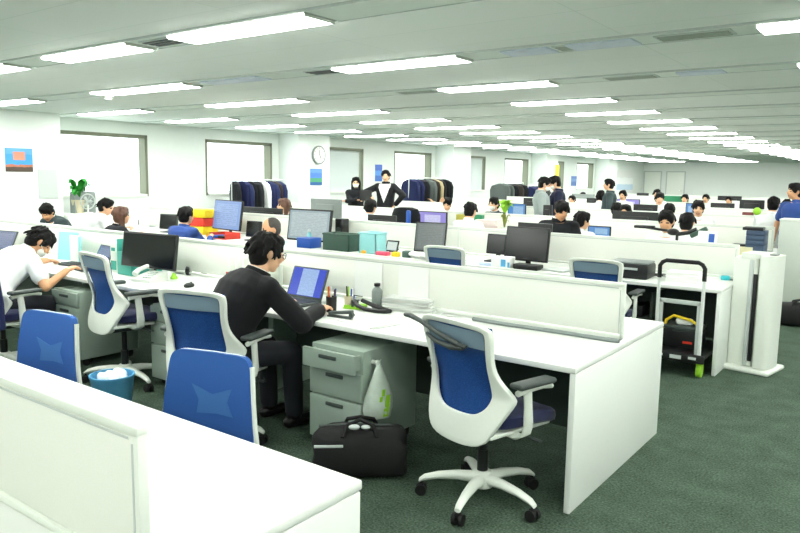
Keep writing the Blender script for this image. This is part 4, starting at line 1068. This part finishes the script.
bx('file_box', 'navy blue file box in front of the pale grey screen', 'file box', (aty(309, 245, 6.2).x, 6.2, D), (.22, .2, .12), BLUE, .05, .008)
bottle('small clear bottle on the desk by the navy blue file box', (aty(309, 245, 6.42).x+.1, 6.32, D), .03, .2, TEAL2, W_PLAS)
def crate(label, c, w, d, h, m, rz=0, nm='storage_crate', cat='crate'):
    t = thing(nm, label, cat, c, rz); mb = MB(); mb.box((0, 0, .005), (w, d, .01))
    for sx in (-1, 1): mb.box((sx*(w/2-.006), 0, h/2), (.012, d, h), 0, .003)
    for sx in (-1, 1): mb.box((0, sx*(d/2-.006), h/2), (w, .012, h), 0, .003)
    mb.build('crate_body', m, t)
    mb = MB()
    for sx in (-1, 1): mb.box((0, sx*d/2, h-.012), (w+.012, .014, .02), 0, .004); mb.box((sx*w/2, 0, h-.012), (.014, d+.012, .02), 0, .004)
    mb.build('rim', m, t); return t
p = aty(339, 253, 6.2); crate('dark green storage crate right of the navy file box', (p.x, 6.25, D), .4, .22, .2, DGREEN)
p = aty(370, 254, 6.2); t = crate('pale teal bin between the dark green crate and the small tablet', (p.x-.01, 6.26, D), .24, .2, .24, TEAL2)
p = aty(341, 231, 6.6); t = thing('desk_speaker', 'black desk speaker standing behind the dark green crate', 'speaker', (p.x, 6.62, D)); 
mb = MB(); mb.box((0, 0, .17), (.11, .14, .34), 0, .01); mb.build('speaker_box', BLACK, t); mb = MB(); mb.cyl((0, -.07, .2), (0, -.074, .2), .04); mb.build('cone', DGREY, t)
p = aty(386, 250, 6.3); t = thing('tablet', 'small black framed tablet leaning behind the pink tray', 'tablet', (p.x, 6.42, D)); R_ = Matrix.Rotation(rad(-18), 3, 'X')
mb = MB(); mb.box((0, 0, .08), (.17, .012, .13), rot=R_, bev=.004); mb.build('casing', BLACK, t); mb = MB(); mb.box((0, -.008, .08), (.14, .002, .1), rot=R_); o = mb.build('screen', SCR_WHITE, t, smooth=0); setuv(o)
mb = MB(); mb.box((0, .03, .03), (.1, .06, .012), rot=Matrix.Rotation(rad(30), 3, 'X')); mb.build('stand', BLACK, t)
for i, (px, m_, nm, cat, sz) in enumerate(((383, PINK, 'pink pencil tray in front of the small tablet', 'tray', (.16, .08, .04)), (396, YELLOW, 'yellow note box right of the pink tray', 'box', (.08, .08, .05)), (406, DGREEN, 'dark green pouch right of the yellow note box', 'pouch', (.1, .09, .07)), (364, ORANGE, 'orange note block before the pale teal bin', 'note block', (.06, .05, .035)))):
    p = aty(px, 253, 6.16); bx('desk_item_'+['tray', 'box', 'pouch', 'block'][i] if 0 else ['pencil_tray', 'note_box', 'pouch', 'note_block'][i], nm, cat, (p.x, 6.16+.03*(i == 2), D), sz, m_, .1*i, .01)
p = aty(424, 257, 6.2); t = thing('crumpled_plastic', 'crumpled white plastic wrap below the tilted grey monitor', 'plastic wrap', (p.x, 6.19, D)); mb = MB(); rr = random.Random(9)
for i in range(12): mb.ell((rr.uniform(-.13, .13), rr.uniform(-.05, .05), .025+.02*rr.random()), (.06, .045, .03), Matrix.Rotation(rr.random()*3, 3, 'Z'), 10, 6)
mb.build('wrap', PAPER, t)
p = aty(455, 259, 6.2); papers('white papers with a blue cover between the wrap and the pale chair', (p.x, 6.22, D), .22, .18, 3, .3, 'papers', .008)
p = aty(459, 257, 6.3); bx('blue_pouch', 'small blue pouch lying on the white papers by the pale chair', 'pouch', (p.x, 6.24, D+.025), (.08, .05, .03), BLUE, .4, .012)
p = aty(503, 263, 6.2); t = thing('printed_pack', 'white paper pack with blue print in front of the big black monitor', 'pack', (p.x, 6.2, D), .1)
mb = MB(); mb.box((0, 0, .05), (.2, .14, .1), 0, .006); mb.build('pack', PAPER, t); mb = MB(); mb.box((.03, -.071, .045), (.05, .002, .07)); mb.box((.085, -.071, .03), (.02, .002, .05)); mb.build('blue_print', LBLUE, t, smooth=0)
p = aty(485, 264, 6.16); papers('folded white and blue leaflets left of the printed pack', (p.x+.02, 6.17, D), .18, .06, 3, .1, 'leaflets', .01, SHIRTP)
p = aty(528, 268, 6.2); bx('docking_box', 'flat black box under the big black monitor', 'box', (p.x, 6.2, D), (.26, .14, .05), BLACK, 0, .01)
p = aty(556, 262, 6.25); papers('grey and white papers between the black monitor and the chair', (p.x, 6.28, D), .24, .2, 3, -.3, 'papers', .006, LGREY)
p = aty(630, 278, 6.35); t = thing('printer', 'black desktop printer on the white desk, right of the chair back', 'printer', (p.x+.0, 6.38, D), .06)
mb = MB(); mb.box((0, 0, .065), (.36, .3, .13), 0, .02); mb.build('printer_body', BLACK, t); mb = MB(); mb.box((0, .01, .138), (.34, .27, .018), 0, .008); mb.build('scanner_lid', MGREY, t)
mb = MB(); mb.box((-.02, -.152, .09), (.22, .01, .02), 0, .003); mb.build('paper_slot', LGREY, t)
p = aty(648, 275, 6.5); t = thing('cable_coil', 'loose grey cable on the desk behind the printer', 'cable', (p.x+.1, 6.55, D)); mb = MB(); mb.tube([(.07*math.cos(a)*(1-.02*a), .05*math.sin(a), .006+.002*a) for a in [i*.4 for i in range(30)]], .004, 6); mb.build('cable_loop', DGREY, t)
p = aty(684, 279, 6.4); papers('white paper trays stacked on the desk behind the hand truck handle', (p.x, 6.4, D), .26, .2, 4, .02, 'paper trays', .022, PAPER, .006)
p = atz(723, 281, D); t = thing('tape_roll', 'cyan tape block on the corner of the white desk', 'tape', (p.x, p.y+.08, D)); mb = MB(); mb.box((0, 0, .02), (.075, .06, .04), .2, .012); mb.build('tape_body', CYAN, t)
# black desk lamp lying along the far side of the second bench
p = aty(668, 236, 7.25); t = thing('desk_lamp', 'black folded desk lamp showing above the partition in front of a large black head', 'desk lamp', (p.x, 7.2, D))
mb = MB(); mb.box((.1, 0, .012), (.2, .15, .024), 0, .008); mb.build('base', BLACK, t)
mb = MB(); mb.tube([(.1, 0, .02), (.1, 0, .34), (.0, 0, .38), (-.2, 0, .4)], .014, 8); mb.tube([(.1, 0, .35), (.2, 0, .37), (.28, 0, .41)], .02, 8); mb.ell((.06, 0, .37), (.06, .04, .035)); mb.build('jointed_arm', BLACK, t)
mb = MB(); mb.box((-.22, 0, .405), (.2, .07, .03), 0, .01); mb.build('lamp_head', BLACK, t)
mb = MB(); mb.box((.3, .0, .38), (.17, .05, .045), rot=Matrix.Rotation(rad(-30), 3, 'Y'), bev=.01); mb.build('clamp_arm', DGREEN, t)
p = aty(708, 239, 7.2); t = thing('desk_calendar', 'small white card stand with a blue corner right of the black lamp', 'card stand', (p.x, 7.15, D)); mb = MB(); mb.box((0, 0, .2), (.17, .012, .4), rot=Matrix.Rotation(rad(-8), 3, 'X')); mb.build('card', PAPER, t, smooth=0); mb = MB(); mb.box((.055, -.06, .34), (.05, .004, .08), rot=Matrix.Rotation(rad(-8), 3, 'X')); mb.build('blue_corner', BLUE, t, smooth=0)
# ------------------------------------------------------------------ hand truck at the bench end
t = thing('hand_truck', 'folding platform hand truck with a black handle parked under the white desk', 'hand truck', (-1.52, 6.0, 0))
mb = MB(); mb.box((0, .28, .17), (.42, .72, .04), 0, .012); mb.box((0, -.085, .165), (.44, .03, .07), 0, .01); mb.build('platform', BLACK, t)
a = .175
for sx in (-1, 1): mb = MB(); mb.tube([(sx*a, -.07, .19), (sx*a, -.07, .80)], .014); mb.build('handle_upright', STEEL, t)
mb = MB(); mb.tube([(-a, -.07, .80), (-a, -.07, .90), (-a+.02, -.07, .93), (-a+.05, -.07, .945), (a-.05, -.07, .945), (a-.02, -.07, .93), (a, -.07, .90), (a, -.07, .80)], .017, 12); mb.build('handle_grip', BLACKR, t)
mb = MB(); mb.box((-a+.02, -.04, .4), (.03, .02, .44), 0, .004); mb.box((a-.02, -.04, .4), (.05, .02, .44), 0, .004); mb.box((0, -.04, .61), (2*a, .02, .035), 0, .004); mb.build('inner_frame', LGREY, t)
for sx in (-1, 1):
    for yy in (0, .52):
        mb = MB(); mb.cyl((sx*.17-.018, yy, .06), (sx*.17+.018, yy, .06), .06, n=20); mb.box((sx*.17, yy, .12), (.05, .06, .06), 0, .008); mb.build('caster', LIME if (sx == 1 and yy == 0) else BLACKR, t)
mb = MB(); mb.box((.0, -.101, .165), (.09, .003, .03)); mb.box((-.13, -.101, .17), (.06, .003, .02)); mb.box((.13, -.101, .17), (.06, .003, .02)); mb.build('maker_plate', LGREY, t, smooth=0)
t = thing('tool_box', 'dark tool box with a yellow handle on the hand truck platform', 'tool box', (-1.54, 6.22, .19))
mb = MB(); mb.box((0, 0, .08), (.3, .24, .16), 0, .015); mb.build('box_body', BLACK, t); mb = MB(); mb.box((0, 0, .175), (.3, .24, .03), 0, .012); mb.box((0, -.1, .17), (.14, .06, .05), .2, .01); mb.build('lid', DGREY, t)
mb = MB(); mb.tube([(-.15, -.06, .14), (-.14, -.06, .22), (-.08, -.06, .265), (.06, -.06, .24), (.13, -.06, .2), (.15, -.06, .14)], .012, 8); mb.build('handle', YELLOW, t)
mb = MB(); mb.box((.06, -.122, .06), (.08, .003, .02), .1); mb.build('red_latch', RED, t, smooth=0)
bx('white_pouch', 'white crumpled pouch under the yellow handle of the tool box', 'pouch', (-1.54, 6.2, .382), (.14, .08, .05), PAPER, .3, .02)
# low shelf and boxes in the dark under the same bench
t = thing('under_desk_shelf', 'dark low shelf unit under the white desk, left of the hand truck', 'shelf', (-2.15, 6.5, 0))
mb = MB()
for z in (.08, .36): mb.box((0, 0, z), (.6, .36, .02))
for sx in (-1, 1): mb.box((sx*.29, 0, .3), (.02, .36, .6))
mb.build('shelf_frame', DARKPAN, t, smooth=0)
for x, z, w, h, m_, nm in ((-2.3, .371, .2, .18, GREYMET, 'grey file box on the dark low shelf'), (-2.05, .371, .22, .1, BLACK, 'flat black case on the dark low shelf'), (-2.2, .091, .3, .2, TEAL, 'green grey box on the bottom of the dark low shelf')):
    bx('file_box' if 'file' in nm else 'storage_box', nm, 'box', (x, 6.46, z), (w, .26, h), m_ if m_ != TEAL else GREYMET, 0, .006)
# ------------------------------------------------------------------ air purifier
t = thing('air_purifier', 'tall white tower air purifier standing at the end of the white desk', 'air purifier', (-1.06, 6.58, 0), rad(-10))
mb = MB(); mb.box((.01, -.0, .02), (.38, .4, .04), 0, .018); mb.build('base_plate', W_PLAS, t)
mb = MB(); mb.box((-.075, .03, .5), (.2, .3, .94), 0, .03, seg=3); mb.build('cabinet', W_PLAS, t)
mb = MB(); mb.ring_loft([[(.105+.075*math.copysign(abs(math.cos(a))**.7, math.cos(a)), -.02+.15*math.copysign(abs(math.sin(a))**.7, math.sin(a)), z) for a in [2*PI*j/24 for j in range(24)]] for z in (.05, .97, .99)]); mb.build('front_panel', W_PLAS, t)
mb = MB(); mb.box((.015, -.118, .46), (.03, .02, .74), 0, .004); mb.build('intake_slot', BLACK, t)
mb = MB(); mb.box((-.02, -.122, .5), (.035, .03, .9), 0, .008); mb.build('grey_column', LGREY, t)
mb = MB(); mb.ring_loft([[(-.06+x*1, y, z) for x, y in ((-.05, -.12), (.12, -.12), (.12, .14), (-.05, .14))] for z in (.96, 1.0)]); mb.build('top_cover', W_PLAS, t, smooth=30)
mb = MB(); mb.box((.13, -.06, 1.0), (.05, .09, .012), 0, .004); mb.build('control_panel', MGREY, t)
# tray tower and box on the third bench
for i in range(5):
    p = aty(765, 250, 9.3); t_ = tag((lambda o: o)(MB().box((0, 0, .03), (.2, .26, .058), 0, .004).build('drawer_tray', mat('slate_blue_plastic', (66, 84, 110), .5), loc=(-1.56, 9.34, D+.06*i))), ['lowest', 'second lowest', 'middle', 'second highest', 'topmost'][i]+' slate blue desk tray in the tower above the air purifier', 'tray', 'slate blue tray tower')
bx('black_binder', 'black binder lying on top of the slate blue tray tower', 'binder', (-1.6, 9.34, D+.3), (.22, .24, .035), BLACK, .05)
p = aty(742, 258, 9.3); bx('cream_box', 'cream cardboard box left of the slate blue tray tower', 'box', (p.x, 9.3, D), (.24, .2, .1), CREAM, .05); bx('flat_black_box', 'flat black box on the cream box', 'box', (p.x-.02, 9.3, D+.1), (.18, .14, .025), BLACK, 0)
t = thing('tall_partition', 'tall pale grey panel unit at the right edge behind the air purifier', 'panel', (-.72, 9.75, 0))
mb = MB(); mb.box((0, 0, .575), (1.3, .32, 1.13), 0, .008); mb.build('panel_body', mat('pale_grey_laminate', (206, 214, 204), .5, var=.02), t); mb = MB(); mb.box((0, 0, 1.145), (1.31, .33, .02), 0, .005); mb.build('top_board', W_PLAS, t)
mb = MB(); mb.box((0, 0, .015), (1.26, .28, .03)); mb.build('plinth', DGREY, t, smooth=0)
# small things on the far benches
p = aty(757, 212, 13.15); t = thing('desk_fan', 'lime green desk fan on the fourth bench, left of the man in white', 'desk fan', (p.x, 13.15, D)); mb = MB(); mb.cyl((0, 0, 0), (0, 0, .015), .06); mb.cyl((0, 0, .01), (0, 0, .34), .012); mb.build('stand', W_PLAS, t); mb = MB(); mb.ell((0, 0, .38), (.065, .045, .065)); mb.build('fan_head', LIME, t)
p = aty(748, 214, 13.15); bx('dark_red_box', 'dark red box left of the lime green desk fan', 'box', (p.x, 13.15, D), (.16, .12, .36), mat('maroon_card', (120, 60, 60), .6), 0)
p = aty(673, 196, 21.2); bx('green_folder', 'green folder stack in front of the white far door', 'folder', (p.x, 21.4, D), (.7, .3, .42), mat('green_card', (40, 130, 90), .6), 0)
p = aty(465, 217, 9.4); bx('olive_box', 'olive yellow box on the third bench below a dark head', 'box', (p.x, 9.4, D), (.2, .2, .3), mat('olive_card', (176, 168, 70), .7), 0)
p = aty(476, 217, 9.4); bx('green_pouch', 'green pouch right of the olive yellow box', 'pouch', (p.x+.03, 9.45, D), (.12, .14, .3), mat('green_card', (40, 130, 90), .6), .2)
p = aty(487, 223, 9.4); papers('pale pink and white paper pile right of the green pouch', (p.x+.03, 9.4, D), .34, .24, 6, .1, 'papers', .04, mat('pale_pink_paper', (236, 222, 218), .7), .01)
def plant(label, c, h, m, n=9, pot=W_PLAS, r=.06, spread=.1):
    t = thing('potted_plant', label, 'plant', c); mb = MB(); mb.lathe([(r*.7, 0), (r, h*.35), (r*.9, h*.35), (r*.6, .01)], cap=False); mb.lathe([(.001, h*.3), (r*.9, h*.3)], cap=False); mb.build('pot', pot, t)
    mb = MB(); rr = random.Random(int(h*100))
    for i in range(n):
        a = 2*PI*i/n+rr.random(); l = spread*(.6+.6*rr.random()); zt = h*(.7+.35*rr.random()); d = V((math.cos(a), math.sin(a), 0)); q = V((-d.y, d.x, 0)); A = V((0, 0, h*.3)); rings = []
        for u in (0, .25, .5, .75, 1): c_ = A+d*(l*u)+V((0, 0, (zt-h*.3)*(1-(1-u)**2)-.25*h*u**3)); w = spread*.28*math.sin(PI*min(.97, .08+u*.9)); rings.append([c_+q*w, c_+V((0, 0, .004)), c_-q*w, c_-V((0, 0, .004))])
        mb.ring_loft(rings)
    mb.build('leaves', m, t); return t
p = aty(504, 202, 12.4); plant('small bright green plant beside the masked person', (p.x, 12.45, D), .5, LIME, 12, spread=.2)
p = aty(506, 224, 9.4); plant('small olive plant standing over the big black monitor', (p.x, 9.35, D), .42, mat('olive_leaf', (120, 130, 50), .6), 9, spread=.09)
t = chair(aty(404, 210, 7.95).x, 7.95, 182, 'office chair with a black jacket over it beyond the small tablet')
t = thing('draped_coat', 'black jacket hanging over a chair back beyond the small tablet', 'jacket', (aty(404, 210, 8.1).x, 8.12, .55))
mb = MB(); mb.ring_loft([[(w*math.copysign(abs(math.cos(a))**.7, math.cos(a)), .08*math.sin(a)+.03, z) for a in [2*PI*j/20 for j in range(20)]] for z, w in ((0, .24), (.25, .25), (.5, .24), (.58, .2), (.6, .1))]); mb.build('jacket_body', COATB, t)
bx('blue_cloth', 'bright blue cloth bag hooked beside the black jacket on the chair', 'bag', (aty(413, 213, 8.15).x+.03, 8.0, .9), (.06, .06, .22), BLUE, 0, .02)
# ------------------------------------------------------------------ along the windows
t = thing('low_cabinet', 'low white cabinet under the first window', 'cabinet', (-12.72, 8.3, 0)); mb = MB(); mb.box((0, 0, .4), (.5, 3.0, .8), 0, .006); mb.build('carcass', W_PLAS, t)
for i in range(4): mb = MB(); mb.box((.256, -1.125+.75*i, .41), (.014, .735, .74), 0, .003); d = mb.build('cabinet_door', W_PLAS, t); mb = MB(); mb.box((.27, -1.125+.75*i+.3, .6), (.016, .014, .1), 0, .004); mb.build('handle', MGREY, d)
p = atx(67, 187, -12.7); plant('leafy green pot plant at the edge of the first window', (-12.68, 7.12, .8), .72, GREEN, 16, CARDB, .12, .27)
p = atx(83, 204, -12.7); t = thing('paper_bag', 'grey carrier bag with thin handles on the cabinet under the first window', 'bag', (-12.7, p.y, .8), 0)
mb = MB(); mb.box((0, 0, .2), (.16, .42, .4), 0, .006); mb.build('bag_body', MGREY, t); mb = MB()
for sx in (-1, 1): mb.tube([(sx*.06, -.07, .4), (sx*.05, -.06, .52), (sx*.05, .06, .52), (sx*.06, .07, .4)], .008, 6)
mb.build('bag_handle', DGREY, t)
p = atx(88, 211, -12.3); t = thing('desk_fan', 'white round desk fan below the grey carrier bag', 'desk fan', (-12.55, atx(88, 211, -12.55).y, .8))
mb = MB(); mb.cyl((0, 0, 0), (0, 0, .02), .09); mb.cyl((0, 0, 0), (0, 0, .16), .015); mb.build('stand', W_PLAS, t); mb = MB(); mb.tube([(0, .14*math.cos(a), .22+.14*math.sin(a)) for a in [2*PI*j/20 for j in range(20)]], .012, 6, close=True)
for j in range(10): mb.tube([(0, 0, .22), (.01, .14*math.cos(PI*j/5), .22+.14*math.sin(PI*j/5))], .004, 5)
mb.build('guard', LGREY, t); mb = MB()
for j in range(3): mb.ell((-.01, .055*math.cos(2.1*j), .22+.055*math.sin(2.1*j)), (.008, .055, .03), Matrix.Rotation(2.1*j, 3, 'X'))
mb.build('blade', LGREY, t)
def flat(nm, label, cat, X, px, py, w, h, m, uvm=True):
    p = atx(px, py, X); t = thing(nm, label, cat, (X, p.y, p.z)); mb = MB(); mb.box((.004, 0, 0), (.008, w, h)); o = mb.build('sheet', m, t, smooth=0); setuv(o, 1, 2); return t
CF = XC+.0005
flat('wall_poster', 'blue poster with an orange block and a dark bottom band on the near column', 'poster', CF, 19, 160, .46, .4, poster_mat('poster_blue', [(0, (74, 60, 50)), (.26, (176, 110, 80)), (.36, (60, 150, 220)), (.8, (90, 160, 225))]))
p = atx(19, 157, CF); mb = MB(); mb.box((0, 0, 0), (.004, .2, .14), 0, 0); o = mb.build('orange_panel', mat('poster_orange', (222, 140, 116), .6), loc=(.01, .0, .07), smooth=0); o.parent = [q for q in bpy.data.objects if q.name == 'wall_poster'][0]
flat('wall_notice', 'pale grey notice sheet below the blue poster on the near column', 'notice', CF, 48, 184, .34, .52, LGREY)
flat('wall_poster', 'small blue and green landscape poster under the wall clock', 'poster', CF, 316, 177, .44, .42, poster_mat('poster_land', [(0, (40, 90, 150)), (.25, (70, 150, 110)), (.5, (70, 120, 210)), (.8, (90, 140, 225))]))
flat('wall_poster', 'small blue poster behind the standing man with the folder', 'poster', XL+.001, 378.5, 173, .34, .5, poster_mat('poster_sky', [(0, (60, 110, 190)), (.4, (90, 150, 220)), (.7, (70, 110, 200))]))
flat('wall_poster', 'small blue poster between the last two windows on the left wall', 'poster', XL+.001, 574, 181, .7, .45, poster_mat('poster_dusk', [(0, (90, 120, 180)), (.5, (120, 150, 200)), (.8, (100, 130, 190))]))
flat('wall_sign', 'tall yellow strip sign above the second talking pair', 'sign', CF, 557, 172, .4, .6, YELLOW)
p = atx(318, 155, CF); t = thing('wall_clock', 'round white wall clock on the second column', 'clock', (CF, p.y, p.z)); RX = Matrix.Rotation(rad(90), 3, 'Y')
mb = MB(); mb.cyl((0, 0, 0), (.05, 0, 0), .235, n=36); mb.build('case', MGREY, t); mb = MB(); mb.cyl((.05, 0, 0), (.053, 0, 0), .205, n=36); mb.build('dial', W_PLAS, t); mb = MB()
for i in range(12): a = i*PI/6; mb.box((.054, .175*math.sin(a), .175*math.cos(a)), (.003, .012, .035), rot=Matrix.Rotation(-a, 3, 'X'))
mb.build('hour_mark', DGREY, t, smooth=0); mb = MB(); mb.box((.057, .0, .06), (.003, .014, .14)); mb.box((.059, .03, -.05), (.003, .016, .1), rot=Matrix.Rotation(.5, 3, 'X')); mb.build('clock_hand', BLACK, t, smooth=0)
# coat racks with their coats
def rack(label, X, y0, y1, z, wheels=True):
    t = thing('coat_rack', label, 'coat rack', (X, (y0+y1)/2, 0)); L = y1-y0
    mb = MB()
    for s in (-1, 1): mb.tube([(0, s*L/2, .06), (0, s*L/2, z)], .014, 10); mb.tube([(-.22, s*L/2, .06), (.22, s*L/2, .06)], .014, 10)
    mb.tube([(0, -L/2, .1), (0, L/2, .1)], .012, 8); mb.build('rack_frame', STEEL, t); mb = MB(); mb.tube([(0, -L/2, z), (0, L/2, z)], .014, 10); mb.build('hanging_rail', STEEL, t)
    for s in (-1, 1):
        for q in (-1, 1): mb = MB(); mb.cyl((q*.2, s*L/2-.012, .03), (q*.2, s*L/2+.012, .03), .03); mb.build('caster', BLACKR, t)
CT = ['charcoal', 'black', 'navy']
def coat(label, X, y, z, m, ln=.85, w=.22, rz=0, grp=None, lining=None):
    t = thing('coat', label, 'coat', (X, y, z), rz, grp)
    mb = MB(); rings = []
    for dz, a, b in ((-.03, .05, .05), (-.05, .14, .06), (-.1, w, .075), (-.4, w*1.02, .085), (-ln*.7, w*.95, .09), (-ln, w*1.0, .09)):
        rings.append([(a*math.copysign(abs(math.cos(q))**.7, math.cos(q)), b*math.sin(q)*(1+.2*math.sin(5*q+4*dz)), dz) for q in [2*PI*j/20 for j in range(20)]])
    mb.ring_loft(rings); mb.build('coat_body', m, t)
    for s in (-1, 1): mb = MB(); mb.tube([(s*(w-.03), 0, -.12), (s*(w+.02), 0, -.25), (s*(w+.01), .01, -.6), (s*w, .02, -.72)], [.05, .06, .055, .045], 10); mb.build('sleeve', m, t)
    mb = MB(); mb.tube([(0, 0, -.1), (0, 0, -.03), (0, .02, .0), (0, .025, .012), (0, 0, .018), (0, -.02, .006)], .004, 6); mb.tube([(-w*.8, 0, -.16), (0, 0, -.09), (w*.8, 0, -.16)], .008, 6); mb.build('hanger', LGREY, t)
    if lining: mb = MB(); mb.box((.02, -.085, -.4), (.05, .02, .5), 0, .005); mb.build('lining', lining, t)
rack('white coat rack in front of the second window', -12.0, 10.2, 11.72, 1.45)
for y, m_, lab, ln in ((10.3, COATB, 'black coat at the near end of the first coat rack', .75), (10.5, COATN, 'second coat from the near end of the first rack, dark navy', .8), (10.72, COATB, 'third coat from the near end of the first rack, black', .85), (10.92, COATB, 'fourth coat on the first rack, black', .85), (11.1, SHIRT, 'white garment in the middle of the first coat rack', .8), (11.24, COATN, 'navy coat right of the white garment on the first rack', .85), (11.4, COATBR, 'dark brown coat near the far end of the first rack', .85), (11.58, COATN, 'navy coat at the far end of the first rack', .9)):
    coat(lab, -12.0, y, 1.45, m_, ln, .24+.03*math.sin(y*17), .4*math.sin(y*9), 'coats on the first rack')
rack('coat rack beyond the standing man, in front of the fourth window', -11.4, 15.9, 17.8, 1.54)
for y, m_, lab, ln in ((15.98, COATN, 'navy coat at the near end of the second rack', 1.05), (16.16, COATN, 'second coat on the second rack, navy', 1.1), (16.36, COATB, 'black coat third along the second rack', 1.1), (16.56, COATB, 'black coat fourth along the second rack', 1.05), (16.76, COATG, 'grey coat in the middle of the second rack', .95), (16.96, COATBR, 'dark brown coat on the second rack beside the tan one', 1.0), (17.14, COATT, 'tan coat on the second rack', .95), (17.36, COATB, 'black coat right of the tan coat on the second rack', .95), (17.64, COATG, 'charcoal coat at the far end of the second rack', .9)):
    coat(lab, -11.4, y, 1.54, m_ if 'charcoal' not in lab else COATB, ln, .26+.03*math.sin(y*17), .35*math.sin(y*9), 'coats on the second rack')
rack('tall coat rack in front of the narrow far window', -11.3, 21.0, 22.6, 1.42)
for y, m_, lab in ((20.95, COATG, 'grey green coat at the near end of the third rack'), (21.25, COATG, 'second grey green coat on the third rack'), (21.6, COATB, 'black coat in the middle of the third rack'), (21.95, COATBR, 'dark coat right of the black one on the third rack'), (22.3, COATB, 'black coat at the far end of the third rack')):
    coat(lab, -11.3, y, 1.2 if 0 else 1.42, m_, .95, .3, 0, 'coats on the third rack')
rack('coat rack behind the man in the grey jacket', -11.3, 23.0, 24.4, 1.32)
for y, m_, lab in ((23.1, COATN, 'navy coat on the fourth rack, nearest the window'), (23.4, COATN, 'second navy coat on the fourth rack'), (23.75, COATB, 'black coat on the fourth rack'), (24.1, COATG, 'grey coat at the far end of the fourth rack')):
    coat(lab, -11.3, y, 1.32, m_, .9, .3, 0, 'coats on the fourth rack')
# wall board at the far left corner
flat('wall_board', 'white notice board with pale blue sheets on the far left wall', 'notice board', XL+.001, 625, 182, 2.6, 1.2, poster_mat('board', [(0, (236, 240, 240)), (.2, (190, 214, 232)), (.45, (236, 240, 240)), (.75, (226, 228, 226))]))
q = aty(387, 170, 11.35); bx('document_folder', 'dark folder held by the standing man with his hand on his hip', 'folder', (q.x-.19, q.y-.43, 1.09), (.24, .03, .2), BLACK, .5, .004)
